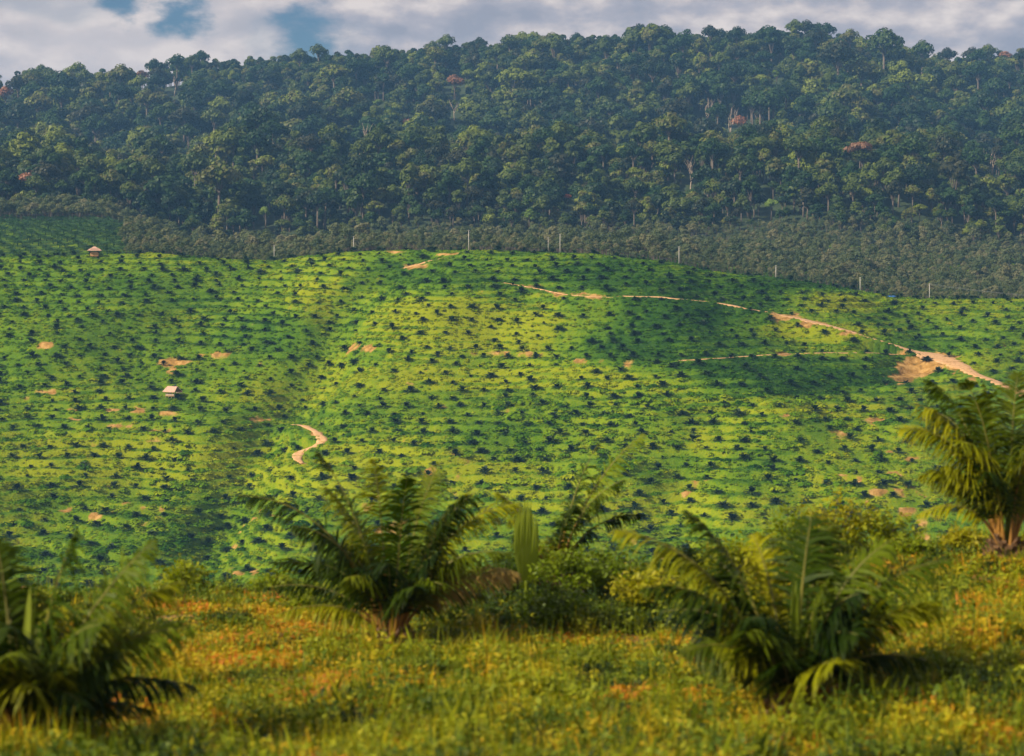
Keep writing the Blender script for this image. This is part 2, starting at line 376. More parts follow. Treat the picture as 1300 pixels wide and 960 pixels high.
def scatter(name, pts, rz, sc, lists, attrs=None, var=None):
    """one object: vertices carry instances of the given source objects"""
    me = bpy.data.meshes.new(name); me.vertices.add(len(pts)); me.vertices.foreach_set('co', np.asarray(pts, np.float32).ravel())
    A = {'rz': rz, 'sc': sc}
    if attrs: A.update(attrs)
    for k, v in A.items():
        a = me.attributes.new(k, 'FLOAT', 'POINT'); a.data.foreach_set('value', np.asarray(v, np.float32))
    a = me.attributes.new('vi', 'INT', 'POINT'); a.data.foreach_set('value', np.asarray(var, np.int32))
    o = ob(name, me)
    ng = bpy.data.node_groups.new(name+'_nodes', 'GeometryNodeTree')
    ng.interface.new_socket('Geometry', in_out='INPUT', socket_type='NodeSocketGeometry')
    ng.interface.new_socket('Geometry', in_out='OUTPUT', socket_type='NodeSocketGeometry')
    G = ng.nodes.new; gi = G('NodeGroupInput'); go = G('NodeGroupOutput')
    def na(nm, ty):
        n = G('GeometryNodeInputNamedAttribute'); n.data_type = ty; n.inputs[0].default_value = nm; return n.outputs[0]
    cx = G('ShaderNodeCombineXYZ'); ng.links.new(na('rz', 'FLOAT'), cx.inputs[2])
    er = G('FunctionNodeEulerToRotation'); ng.links.new(cx.outputs[0], er.inputs[0])
    cs = G('ShaderNodeCombineXYZ')
    s_ = na('sc', 'FLOAT')
    for i in range(3): ng.links.new(s_, cs.inputs[i])
    vi = na('vi', 'INT')
    fin = G('GeometryNodeJoinGeometry')
    for lst in lists:
        j = G('GeometryNodeJoinGeometry')
        for so in lst:
            oi = G('GeometryNodeObjectInfo'); oi.transform_space = 'ORIGINAL'; oi.inputs[0].default_value = so; oi.inputs[1].default_value = True
            ng.links.new(oi.outputs['Geometry'], j.inputs[0])
        ipn = G('GeometryNodeInstanceOnPoints'); ipn.inputs['Pick Instance'].default_value = True
        ng.links.new(gi.outputs[0], ipn.inputs['Points']); ng.links.new(j.outputs[0], ipn.inputs['Instance'])
        ng.links.new(vi, ipn.inputs['Instance Index']); ng.links.new(er.outputs[0], ipn.inputs['Rotation']); ng.links.new(cs.outputs[0], ipn.inputs['Scale'])
        ng.links.new(ipn.outputs[0], fin.inputs[0])
    ng.links.new(fin.outputs[0], go.inputs[0])
    md = o.modifiers.new('scatter', 'NODES'); md.node_group = ng
    return o

# ------------------------------------------------------------------ ground sheets
def sheet(name, cols, rows, m, cov=False):
    PX, YY = np.meshgrid(cols, rows)
    X = (PX-CX)/F*YY
    Z = zfull(X, YY)
    V = np.stack([X, YY, Z], -1).reshape(-1, 3)
    nr, nc = PX.shape
    i = np.arange(nr*nc).reshape(nr, nc)
    Fq = np.stack([i[:-1, :-1], i[:-1, 1:], i[1:, 1:], i[1:, :-1]], -1).reshape(-1, 4)
    me = npmesh(name, V, Fq, [m], True)
    if cov:
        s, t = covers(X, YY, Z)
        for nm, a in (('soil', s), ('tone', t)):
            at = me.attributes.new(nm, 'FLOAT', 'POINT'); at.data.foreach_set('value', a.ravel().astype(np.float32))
    o = ob(name, me); tag(o, kind='structure'); return o
wide = np.concatenate([np.linspace(-2600, -320, 30), np.arange(-300, 1601, 3.0), np.linspace(1620, 3900, 30)])
widef = np.concatenate([np.linspace(-9000, -320, 30), np.arange(-300, 1601, 10.0), np.linspace(1620, 10300, 30)])
sheet('foreground_ground', widef, np.concatenate([np.arange(4, 48.1, .4)]), M['fore'])
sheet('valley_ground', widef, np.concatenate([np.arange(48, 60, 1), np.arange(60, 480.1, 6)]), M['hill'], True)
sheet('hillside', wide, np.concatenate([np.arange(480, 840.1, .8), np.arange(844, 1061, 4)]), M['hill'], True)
sheet('forest_hills', widef, np.concatenate([np.arange(1060, 2100, 7), np.linspace(2108, 9000, 30)]), M['forestfloor'])
# ground around the camera's own feet
b = MB(); n = 24
for i in range(n+1):
    for j in range(n+1):
        X = -60+120*i/n; Y = -60+64*j/n
        b.v.append((X, Y, -2.4-.12*(Y+2)**1 if Y > -2 else -2.4+0*X))
for i in range(n):
    for j in range(n):
        k = i*(n+1)+j; b.f.append((k, k+n+1, k+n+2, k+1)); b.m.append(0)
tag(ob('near_ground', b.mesh('near_ground', [M['fore']], True)), kind='structure')

# roads
for nm, key, P, hw in ROADS:
    b = MB(); n = len(P)
    T = np.gradient(P[:, :2], axis=0); T /= np.linalg.norm(T, axis=1)[:, None]
    Nn = np.column_stack([-T[:, 1], T[:, 0]])
    for i in range(n):
        w = hw*max(.75, 1+.3*math.sin(i*.31+len(P))+.15*math.sin(i*.9)+.15*math.sin(i*2.3+1)); taper = min(1, .45+i/6, .45+(n-1-i)/6)
        if key == 'main': w *= 1+1.0*math.exp(-((CX+P[i, 0]/P[i, 1]*F-1190)/32)**2)
        for k, (u, dz) in enumerate(((-1.15, -.35), (-1, .05), (-.5, .02), (0, .09), (.5, .02), (1, .05), (1.15, -.35))):
            q = P[i, :2]+Nn[i]*w*u*taper
            b.v.append((q[0], q[1], P[i, 2]+dz+.06))
    for i in range(n-1):
        for k in range(6):
            a = i*7+k; b.f.append((a, a+1, a+8, a+7)); b.m.append(0)
    tag(ob(nm, b.mesh(nm, [M['road']], True)), kind='structure')

# ------------------------------------------------------------------ hillside plants
def hill_palm_mesh(seed, nf=22, Lf=2.1, m=None, trunk=.4, rise=.9):
    r = random.Random(seed); b = MB()
    b.tube([(0, 0, -.3), (0, 0, trunk)], [.3, .22], 6)
    for k in range(nf):
        az = k*2.399+r.uniform(-.2, .2); el = r.uniform(.15, 1.15)*rise; ln = Lf*r.uniform(.75, 1.1)
        d = Vector((math.cos(az), math.sin(az), 0)); side = Vector((-d.y, d.x, 0))
        pts = []
        for i in range(7):
            t = i/6
            rr = ln*t*math.cos(el)*(1+.25*t); zz = trunk+ln*(t*math.sin(el)-.42*t*t)
            pts.append(d*rr+Vector((0, 0, zz)))
        for i in range(6):
            p, q = pts[i], pts[i+1]; w = .06
            b.add([p-side*w, p+side*w, q+side*w*.7, q-side*w*.7], [(0, 1, 2, 3)])
        nl = 9
        for i in range(nl):
            t = .2+.78*i/(nl-1); j = min(int(t*6), 5); f_ = t*6-j; p = pts[j].lerp(pts[j+1], f_); tg = (pts[j+1]-pts[j]).normalized()
            ll = .62*Lf/2.1*math.sin(math.pi*min(1, .25+t*.7))*r.uniform(.8, 1.15)
            for s in (-1, 1):
                e = p+side*s*ll*.8+tg*ll*.55+Vector((0, 0, r.uniform(-.35, .1)*ll))
                mid = (p+e)/2+tg*.06+Vector((0, 0, .05))
                b.add([p-tg*.10, mid-tg*.13, e, mid+tg*.13], [(0, 1, 2, 3)])
    return b.mesh('young_oil_palm', [m or M['hillpalm']])
palm_meshes = [hill_palm_mesh(s, 26+s % 4*2, 2.55+.15*(s % 3), rise=1.12+.12*(s % 3)) for s in range(6)]
# contour rows
def contour_palms():
    out = []
    Ys = np.arange(486, 812, .8)
    k0 = int(math.floor(-100/TS))
    xs0 = np.arange(-320, 320, 8.0)
    for r_, k in enumerate(range(k0, 12)):
        off = RNG.uniform(0, 8.0)
        xs = xs0+off
        zt = (k+.30)*TS
        XX, YY = np.meshgrid(xs, Ys, indexing='ij')
        Z = zbase(CX+XX/YY*F, YY)+TS*phase(XX, YY)
        for i in range(len(xs)):
            c = np.where((Z[i, :-1] < zt) & (Z[i, 1:] >= zt))[0]
            for cc in c[:2]:
                out.append((xs[i]+RNG.normal(0, .6), Ys[cc]+RNG.normal(0, .35)))
    # rows in hilltop flats
    for Y in np.arange(778, 830, 8.5):
        for x in np.arange(-320, 320, 9.):
            out.append((x+RNG.normal(0, 1.3), Y+RNG.normal(0, 1.3)))
    out = np.array(out)
    keep = []
    grid = {}
    for i, (x, y) in enumerate(out):
        g = (int(x//5), int(y//5)); ok = True
        for a in (-1, 0, 1):
            for c in (-1, 0, 1):
                for j in grid.get((g[0]+a, g[1]+c), ()):
                    if math.hypot(x-out[j, 0], y-out[j, 1]) < 5.2: ok = False
        if ok: grid.setdefault(g, []).append(i); keep.append(i)
    out = out[keep]
    d, _ = roadinfo(out[:, 0], out[:, 1]); out = out[d > 1.6]
    # gaps where plants failed
    px = CX+out[:, 0]/out[:, 1]*F
    g = fbm(out[:, 0]/22+50, out[:, 1]/22, 2)
    lo = 1-sst(560, 640, out[:, 1])
    u = RNG.random(len(out))
    out = out[u > .05+.22*lo*(g > 0)+.08*(g > .35)]
    return out
PP = contour_palms()
ZP = zfull(PP[:, 0], PP[:, 1])
PPX = CX+PP[:, 0]/PP[:, 1]*F; PPY = pyof(ZP, PP[:, 1])
# what the slope in front hides
def seen(X, Y, Z, h):
    px = CX+X/Y*F; res = np.ones(len(X), bool)
    for i in range(len(X)):
        ys = np.linspace(485, Y[i]-1.5, 90) if Y[i] > 490 else np.array([40.])
        res[i] = (pyof(Z[i]+h, Y[i]) < pyof(zbase(np.full_like(ys, px[i]), ys), ys).min()-1) and pyof(Z[i]+h, Y[i]) < ip(px[i], *CREST)
    return res
vis = seen(PP[:, 0], PP[:, 1], ZP, 1.2) & (PPX > -8) & (PPX < 1308)
psize = RNG.uniform(.64, 1.04, len(PP))*np.where(RNG.random(len(PP)) < .15, .65, 1)
prz = RNG.uniform(0, 6.28, len(PP)); pvi = RNG.integers(0, 6, len(PP))
score = np.where(vis, psize/PP[:, 1], 0)
order = np.argsort(-score)[:300]; ind = np.zeros(len(PP), bool); ind[order] = True
def hillzone(px, py):
    if py < 560: v = 'on the middle slope'
    elif py < 650: v = 'on the lower slope'
    else: v = 'at the foot of the slope'
    if px < 140: h = 'near the left edge'
    elif px < 300: h = 'below the open-sided hut'
    elif px < 470: h = 'by the short winding orange track'
    elif px < 650: h = 'above the big foreground palm'
    elif px < 850: h = 'above the pale upright spear leaf'
    elif px < 1060: h = 'above the sprawling foreground palm'
    elif px < 1180: h = 'among the right-hand earth scars'
    else: h = 'behind the tall right-hand palm'
    return f'small dark oil palm {v} {h}'
src = {}
for i in order:
    o = bpy.data.objects.new('young_oil_palm', palm_meshes[pvi[i]]); COL.objects.link(o)
    o.location = (PP[i, 0], PP[i, 1], ZP[i]); o.rotation_euler = (0, 0, prz[i]); o.scale = (psize[i],)*3
    lb = hillzone(PPX[i], PPY[i])
    tag(o, lb, 'palm', 'young palms '+lb.split('oil palm ')[1])
    src.setdefault(int(pvi[i]), o)
rest = ~ind
srcl = [src[k] for k in sorted(src)]
o = scatter('young_oil_palms', np.column_stack([PP, ZP])[rest], prz[rest], psize[rest], [srcl], var=pvi[rest] % len(srcl))
tag(o, 'hundreds of small dark young oil palms in rows over the upper hillside', 'palms', kind='stuff')
print('hill palms', len(PP), 'visible', int(vis.sum()))

# older, denser palms on the far left field
bigm = [hill_palm_mesh(50+s, 26, 4.0, M['oldpalm'], 1.6, .9) for s in range(3)]
fx = []
for Y in np.arange(862, 1045, 7.5):
    for px in np.arange(-520, 235, 8.2/Y*F):
        lim = 165+25*math.sin(Y/20)+(1-min(1, (Y-860)/60))*60
        if px < lim: fx.append(((px-CX)/F*Y+RNG.normal(0, .8), Y+RNG.normal(0, .8)))
fx = np.array(fx); fz = zfull(fx[:, 0], fx[:, 1]); fpx = CX+fx[:, 0]/fx[:, 1]*F
fs = RNG.uniform(.75, 1.1, len(fx)); frz = RNG.uniform(0, 6.28, len(fx)); fvi = RNG.integers(0, 3, len(fx))
sc_ = np.where((fpx > 0) & (fpx < 180), 1/fx[:, 1]*fs, 0); od = np.argsort(-sc_)[:90]; fi = np.zeros(len(fx), bool); fi[od] = True
s3 = {}
for i in od:
    o = bpy.data.objects.new('oil_palm', bigm[fvi[i]]); COL.objects.link(o); o.location = (*fx[i], fz[i]); o.rotation_euler = (0, 0, frz[i]); o.scale = (fs[i],)*3
    w = 'left of the small orange hut' if fpx[i] < 112 else 'right of the small orange hut'
    tag(o, f'leafy full grown oil palm in the far field {w}', 'palm', 'far field palms '+w); s3.setdefault(int(fvi[i]), o)
o = scatter('oil_palms', np.column_stack([fx, fz])[~fi], frz[~fi], fs[~fi], [list(s3.values())], var=fvi[~fi] % len(s3))
tag(o, 'dense grown oil palms filling the back of the far left field', 'palms', kind='stuff')

# creeper mounds that cover the slope
def mound_mesh(seed, n=70, w=1.0, h=.55, leaf=.26):
    r = random.Random(seed); b = MB()
    for k in range(n):
        a = r.uniform(0, 6.28); q = math.sqrt(r.random())*w; z = h*(1-(q/w)**2)*r.uniform(.55, 1.1)+r.uniform(-.05, .08)
        c = Vector((q*math.cos(a), q*math.sin(a), z))
        nrm = Vector((math.cos(a)*q/w*.9+r.gauss(0, .35), math.sin(a)*q/w*.9+r.gauss(0, .35), 1)).normalized()
        u = nrm.cross(Vector((r.gauss(0, 1), r.gauss(0, 1), .1))).normalized(); v = nrm.cross(u)
        s = leaf*r.uniform(.6, 1.3)
        b.add([c-u*s, c-v*s*.8, c+u*s*1.1, c+v*s*.8], [(0, 1, 2, 3)])
    return b.mesh('creeper_cover', [M['cover']])
NC = 66000
t_ = RNG.random(NC*2); Yc = np.sqrt(486**2+t_*(822**2-486**2)); pc = RNG.uniform(-480, 1760, NC*2)
Xc = (pc-CX)/F*Yc
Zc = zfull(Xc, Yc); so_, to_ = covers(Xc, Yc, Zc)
kp = (so_ < .25) & (RNG.random(NC*2) < .62)
dr, _ = roadinfo(Xc, Yc); kp &= dr > 1.0
Xc, Yc, Zc, to_ = Xc[kp], Yc[kp], Zc[kp], to_[kp]
cs_ = RNG.uniform(.6, 1.2, len(Xc))*np.where(RNG.random(len(Xc)) < .06, 1.6, 1)
lowb = (Yc < 640) & (RNG.random(len(Xc)) < .10*(1+fbm(Xc/15, Yc/15, 2)*2))
cs_ = np.where(lowb, cs_*RNG.uniform(1.6, 2.6, len(Xc)), cs_); to_ = np.where(lowb, to_-RNG.uniform(.0, .28, len(Xc)), to_)
cv = []
for s in range(4):
    o = ob('creeper_cover', mound_mesh(s+20, w=.9, h=.28+.14*(s % 2), leaf=.2), loc=(Xc[s], Yc[s], Zc[s]-.1)); tag(o, 'patch of creeper growing on the hillside', 'ground cover', kind='stuff'); cv.append(o)
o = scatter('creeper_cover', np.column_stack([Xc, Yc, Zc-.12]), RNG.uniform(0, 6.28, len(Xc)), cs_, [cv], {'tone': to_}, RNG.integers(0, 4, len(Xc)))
tag(o, 'bright yellow-green creeper blanketing the whole hillside between the palms', 'ground cover', kind='stuff')
print('creeper', len(Xc))

# ------------------------------------------------------------------ trees
def crown_verts(r, lobes, n, leaf, fill=.25, zsq=.8):
    """irregular leaf clumps on and inside overlapping lobes"""
    rr = np.random.default_rng(r); V = []; 
    vol = np.array([l[3]**2 for l in lobes]); pr = vol/vol.sum()
    k = rr.choice(len(lobes), n, p=pr)
    Lb = np.array([(l[0], l[1], l[2], l[3], l[4]) for l in lobes])
    d = rr.normal(size=(n, 3)); d[:, 2] = np.abs(d[:, 2])*np.where(rr.random(n) < .75, 1, -.6); d /= np.linalg.norm(d, axis=1)[:, None]
    rad = np.where(rr.random(n) < fill, rr.uniform(.5, .9, n), rr.uniform(.88, 1.08, n))
    c = Lb[k, :3]+d*np.stack([Lb[k, 3], Lb[k, 3], Lb[k, 4]], -1)*rad[:, None]
    nrm = d+rr.normal(0, .27, (n, 3)); nrm[:, 2] += .15; nrm /= np.linalg.norm(nrm, axis=1)[:, None]
    u = np.cross(nrm, rr.normal(size=(n, 3))); u /= np.linalg.norm(u, axis=1)[:, None]; v = np.cross(nrm, u)
    s = (leaf*rr.uniform(.55, 1.35, n))[:, None]
    q = np.stack([c-u*s, c-v*s*.7+nrm*s*.15, c+u*s*.95, c+v*s*.75-nrm*s*.1], 1)
    return q.reshape(-1, 3), np.arange(n*4).reshape(n, 4)
def tree_meshes(seed, kind, leafm):
    r = random.Random(seed)
    if kind == 'round': H, W, D, nl = 19, 7.2, 8.0, 11
    elif kind == 'flat': H, W, D, nl = 21, 8.6, 5.0, 12
    elif kind == 'tall': H, W, D, nl = 24, 5.8, 10., 11
    elif kind == 'tier': H, W, D, nl = 22, 6.5, 8.5, 12
    elif kind == 'emergent': H, W, D, nl = 29, 9.0, 6.5, 13
    elif kind == 'rubber': H, W, D, nl = 8.6, 2.9, 4.0, 7
    base = H-D*1.35
    lobes = []
    for k in range(nl):
        a = k*2.4+r.uniform(-.4, .4); q = W*.62*math.sqrt((k+.3)/nl)*r.uniform(.8, 1.15)
        z = base+D*(.02+1.0*(1-(q/W)**1.6))*r.uniform(.7, 1.2)
        if kind == 'tier': z = base+(k/nl)*D*1.1; q = W*(.75-.55*k/nl)
        rad = W*r.uniform(.24, .5); lobes.append((q*math.cos(a), q*math.sin(a), z, rad, rad*(.5 if kind in ('flat', 'tier') else .85)))
    n = {'round': 950, 'flat': 850, 'tall': 950, 'tier': 850, 'emergent': 1200, 'rubber': 420}[kind]
    leaf = {'rubber': .32}.get(kind, .8)
    V, Fq = crown_verts(seed, lobes, n, leaf, .3)
    cr = npmesh('crown', V, Fq, [leafm])
    b = MB(); tr = .42*H/20 if kind != 'rubber' else .14
    bx, by = r.uniform(-.5, .5), r.uniform(-.5, .5)
    fork = base-.5
    b.tube([(0, 0, -2), (bx*.4, by*.4, fork*.5), (bx, by, fork)], [tr*1.3, tr, tr*.75], 6)
    for l in lobes:
        b.tube([(bx, by, fork-r.uniform(0, 2)), (l[0]*.55, l[1]*.55, fork+(l[2]-fork)*.55), (l[0], l[1], l[2])], [tr*.45, tr*.3, tr*.1], 4, cap=False)
    return cr, b.mesh('trunk', [M['bark']], True)
KINDS = ['round', 'tall', 'round', 'flat', 'tall', 'tier', 'round', 'emergent', 'tier', 'round', 'tall', 'round', 'tall', 'round']
TM = [tree_meshes(100+i, k, M['forest']) for i, k in enumerate(KINDS)]
def forest():
    pts = []
    Y = 1062.
    while Y < 2060:
        sp = 8.0 if Y < 1400 else 9.6
        for px in np.arange(-620, 1900, sp/Y*F): pts.append((px+RNG.normal(0, 2.6)/Y*F, Y+RNG.normal(0, 2.8)))
        Y += 7.2 if Y < 1400 else 9.5
    return np.array(pts)
FP = forest()
FX = (FP[:, 0]-CX)/F*FP[:, 1]; FY = FP[:, 1]; FZ = zfull(FX, FY)
low = (FY < 1110+35*fbm(FX/40, FY*0+2, 2)) 
kp = ~((FY < 1085+30*fbm(FX/50+4, FY*0+2, 2)))
FP, FX, FY, FZ = FP[kp], FX[kp], FY[kp], FZ[kp]
fsz = (1+.22*sst(1350, 1450, FY))*np.where(RNG.random(len(FX)) < .45, RNG.uniform(.45, .72, len(FX)), RNG.uniform(.72, 1.25, len(FX)))*(1+.22*fbm(FX/50, FY/50, 2))*(.55+.45*sst(1085, 1135, FY))*np.where(RNG.random(len(FX)) < .06, 1.3, 1)
fsz = np.where(FY > 1850, np.minimum(fsz, 1.15), fsz)
fvi = RNG.integers(0, len(KINDS), len(FX)); 
em = np.array([k == 'emergent' for k in KINDS])[fvi]; fvi = np.where(em & ((RNG.random(len(FX)) < .35) | (FY > 1880)), 0, fvi)
HH = np.array([{'round': 19, 'flat': 21, 'tall': 24, 'tier': 22, 'emergent': 29}[k] for k in KINDS])
WW = np.array([{'round': 6.2, 'flat': 7.6, 'tall': 4.8, 'tier': 5.5, 'emergent': 8}[k] for k in KINDS])
# leave room around the trees that stand out (placed further down)
STANDOUT = [(450, 188), (895, 146), (928, 160), (1262, 222), (222, 112), (876, 222), (577, 142), (515, 152), (577, 98), (938, 150), (1090, 190), (8, 112), (182, 92), (720, 253), (985, 92), (338, 270), (978, 258), (480, 128)]
kp = np.ones(len(FX), bool); tp = pyof(FZ+HH[fvi]*fsz*.98, FY)
for sx, sy in STANDOUT: kp &= ~((np.abs(FP[:, 0]-sx) < 8+.5*WW[fvi]*fsz/FY*F) & (pyof(FZ, FY) > sy+2) & (tp < sy+11))
FP, FX, FY, FZ, fsz, fvi = FP[kp], FX[kp], FY[kp], FZ[kp], fsz[kp], fvi[kp]
top = pyof(FZ+HH[fvi]*fsz*.98, FY); hw = WW[fvi]*fsz/FY*F
mn = np.full(1301, 400.); area = np.zeros(len(FX))
for i in np.argsort(FY):
    a, c = int(max(0, FP[i, 0]-hw[i]*.8)), int(min(1300, FP[i, 0]+hw[i]*.8))
    if c <= a: continue
    area[i] = np.maximum(0, np.minimum(mn[a:c]-top[i], 26)).sum(); mn[a:c] = np.minimum(mn[a:c], top[i]+3)
fo = np.argsort(-area)[:300]; find = np.zeros(len(FX), bool); find[fo] = True
def forestzone(px, py, kind):
    look = {'round': 'round-crowned', 'flat': 'flat-topped', 'tall': 'tall narrow', 'tier': 'layered', 'emergent': 'towering wide-crowned'}[kind]
    if py < 110: v = 'on the skyline'
    elif py < 190: v = 'on the upper slope'
    elif py < 250: v = 'on the lower slope'
    else: v = 'at the forest foot'
    h = ['above the left palm field', 'left of the first power poles', 'above the hilltop track', 'in the photo centre', 'right of the centre', 'above the long dirt road', 'above the road junction', 'near the right edge'][int(min(7, max(0, px/163)))]
    return f'{look} dark green tree {v} {h}'
root0 = {}; crown_src = {}; trunk_src = {}
for i in fo:
    k = int(fvi[i])
    if k not in root0:
        t = empty('forest_tree', (0, 0, 0)); c = ob('crown', TM[k][0], t); tr = ob('trunk', TM[k][1], t)
        root0[k] = t; crown_src[k] = c; trunk_src[k] = tr
    else: t = copy_tree(root0[k])
    t.location = (FX[i], FY[i], FZ[i]-1.5); t.rotation_euler = (0, 0, RNG.uniform(0, 6.28)); t.scale = (fsz[i],)*3
    lb = forestzone(FP[i, 0], top[i], KINDS[k]); tag(t, lb, 'tree', lb.replace(' tree ', ' trees '))
ks = sorted(root0)
remap = {k: j for j, k in enumerate(ks)}
rs = ~find
vi2 = np.array([remap.get(int(k), int(k) % len(ks)) for k in fvi[rs]])
o = scatter('forest', np.column_stack([FX, FY, FZ-1.5])[rs], RNG.uniform(0, 6.28, rs.sum()), fsz[rs], [[crown_src[k] for k in ks], [trunk_src[k] for k in ks]], var=vi2)
tag(o, 'dense dark rainforest covering the hills right up to the cloudy skyline', 'forest', kind='stuff')
print('forest', len(FX))

# trees that stand out from the forest
def dead_tree(H, seed, spread=.35):
    r = random.Random(seed); b = MB()
    def br(p, d, ln, rad, lv):
        pts = [p]; q = p
        for i in range(3):
            d = (d+Vector((r.gauss(0, .12), r.gauss(0, .12), .06))).normalized(); q = q+d*ln/3; pts.append(q)
        b.tube(pts, [rad, rad*.85, rad*.7, rad*.5], 5)
        if lv > 0:
            for k in range(3 if lv > 1 else 2):
                a = r.uniform(0, 6.28); nd = (d+Vector((math.cos(a), math.sin(a), .25))*r.uniform(.45, .85)).normalized()
                br(pts[-1] if k else pts[2], nd, ln*r.uniform(.5, .75), rad*.5, lv-1)
    br(Vector((0, 0, -1)), Vector((r.uniform(-.1, .1), 0, 1)), H*.55, .55*H/20, 3)
    return b.mesh('bare_wood', [M['deadwood']], True)
def stand(px, py_base, H, y0=1070, y1=1790, off=0):
    p = ray(px, py_base, y0, y1); return p
specials = [
 # px, py of crown middle, label, category material, H, kind
 (450, 188, 'dead', 'bleached leafless forest tree with forked branches left of the russet crown', 26),
 (895, 146, 'dead', 'smaller bleached leafless tree just left of the greyish pink crown', 20),
 (928, 160, 'dead', 'large bare pale tree in front of the greyish pink crown right of centre', 25),
 (630, 72, 'dead', 'thin bare forked tree high in the forest left of centre', 18),
 (1262, 222, 'dead', 'thin pale dead trunk low on the forest slope near the right edge', 20),
 (222, 112, 'dead', 'small bare forked tree high on the left part of the forest', 16),
 (876, 222, 'dead', 'weathered bare fork of a tree low in the forest right of centre', 18),
 (577, 142, 'dead', 'short broken pale snag in the middle of the forest slope', 15),
]
for px, pc, kd, lb, H in specials:
    # find the slope point whose crown middle projects to the wanted row
    Ys = np.arange(1085, 2020, 3.); z = zbase(np.full_like(Ys, px), Ys); pm = pyof(z+H*.75, Ys)
    k = np.where(pm <= pc)[0]; j = k[0] if len(k) else len(Ys)-1
    t = ob('dead_tree', dead_tree(H*1.05, int(px)), loc=((px-CX)/F*Ys[j]*.992, Ys[j]*.992-3, z[j]+3)); tag(t, lb, 'tree')
leafy = [
 (515, 152, 'round', 'brownleaf', 'russet brown crown in the forest left of centre', 1.0), (577, 98, 'round', 'brownleaf', 'brownish crown high in the forest just left of centre', .9),
 (938, 150, 'round', 'brownleaf', 'greyish pink bushy crown behind the bare pale tree', .75), (1090, 190, 'flat', 'brownleaf', 'rusty flat crown above the right side of the scrub', .8),
 (1275, 66, 'flat', 'brownleaf', 'pinkish crown on the skyline close to the right edge', .7), (38, 222, 'round', 'brownleaf', 'tan dry crown low in the forest near the left edge', .7),
 (8, 112, 'round', 'brownleaf', 'brown crown cut by the left edge below the skyline', .9), (182, 92, 'round', 'brownleaf', 'dull brown crown just under the skyline on the left', .8),
 (180, 240, 'round', 'brownleaf', 'olive brown domed crown low in the forest left of centre', .65), (720, 253, 'flat', 'redleaf', 'small orange red flowering crown low in the forest', .38), (712, 238, 'flat', 'redleaf', 'tiny orange red crown just above the bigger orange one', .22),
 (985, 92, 'tall', 'limeleaf', 'lime green narrow crown high on the slope right of centre', .7), (620, 132, 'round', 'limeleaf', 'bright lime crown in the middle of the upper forest', .6),
 (338, 270, 'tall', 'limeleaf', 'light green feathery crown at the forest foot left of centre', .6), (672, 283, 'tier', 'limeleaf', 'light green crown at the forest foot in the centre', .5), (978, 258, 'round', 'limeleaf', 'vivid lime crown at the forest foot right of centre', .6),
 (1232, 218, 'tall', 'limeleaf', 'small lime crown low on the slope near the right edge', .45), (272, 150, 'round', 'limeleaf', 'bright green crown on the left half of the upper forest', .55), (480, 128, 'round', 'limeleaf', 'pale lime domed crown left of centre in the upper forest', .8), (150, 168, 'round', 'limeleaf', 'pale green crown on the far left forest slope', .6),
 (37, 70, 'flat', 'forest', 'lone tall tree on the skyline near the left edge with sky under its crown', .85), (68, 76, 'flat', 'forest', 'wide flat tree on the skyline with bright sky showing under it', .85), (98, 76, 'round', 'forest', 'small spreading skyline tree right of the bright sky gap', .8),
 (735, 38, 'round', 'forest', 'tree standing just above the skyline right of centre', .95), (1135, 48, 'round', 'forest', 'dark dome shaped tree on the descending skyline', .9), (1168, 52, 'flat', 'forest', 'dark flat topped tree on the descending skyline', .8), (1204, 62, 'flat', 'forest', 'thin airy tree in the skyline dip on the right', .75), (1288, 50, 'round', 'forest', 'dark skyline tree at the right edge', .55),
 (318, 62, 'round', 'forest', 'broad domed tree on the skyline left of the blue sky gap', 1.1), (690, 41, 'round', 'forest', 'wide domed skyline tree in the centre', 1.0)]
mcache = {}
for q, (px, pc, kd, lm, lb, s) in enumerate(leafy):
    s *= 1.3 if lm == 'brownleaf' else 1.
    H = {'round': 17, 'flat': 19, 'tall': 20, 'tier': 19, 'emergent': 26}[kd]*s
    Ys = np.arange(1075, 2010, 3.); z = zbase(np.full_like(Ys, px), Ys); pm = pyof(z+H*.98, Ys)
    up = 3 if px in (38, 180) else 5 if lm != 'forest' else 1
    k = np.where(pm-up*1.6 <= pc)[0]; j = k[0] if len(k) else int(pm.argmin())
    key = (kd, lm, q % 4)
    if key not in mcache: mcache[key] = tree_meshes(300+q, kd, M[lm])
    cr, tr = mcache[key]
    t = empty('forest_tree', ((px-CX)/F*Ys[j], Ys[j]-4, z[j]+up+(min(3., max(0, pm[j]-pc)/F*Ys[j]) if lm == 'forest' else 0)), q*1.3)
    t.scale = (s,)*3; ob('crown', cr, t); ob('trunk', tr, t); tag(t, lb, 'tree')

# thin grey plantation trees behind the hill
RM = [tree_meshes(500+i, 'rubber', M['rubber']) for i in range(5)]
pts = []
Y = 850.
while Y < 1092:
    for px in np.arange(-520, 1800, 4.2/Y*F):
        lf = 1-sst(130, 190, px)
        if lf > .5 and Y < 1040: continue
        pts.append((px+RNG.normal(0, 1.1)/Y*F, Y+RNG.normal(0, 1.2)))
    Y += 4.1
RP = np.array(pts); RY = RP[:, 1]; RX = (RP[:, 0]-CX)/F*RY; RZ = zfull(RX, RY)
rsz = RNG.uniform(.55, .95, len(RP))*(1+.35*fbm(RX/30, RY/30, 2))*np.where(RNG.random(len(RP)) < .05, 1.5, 1); rsz = np.where(RP[:, 0] < 150, rsz*1.25, rsz)
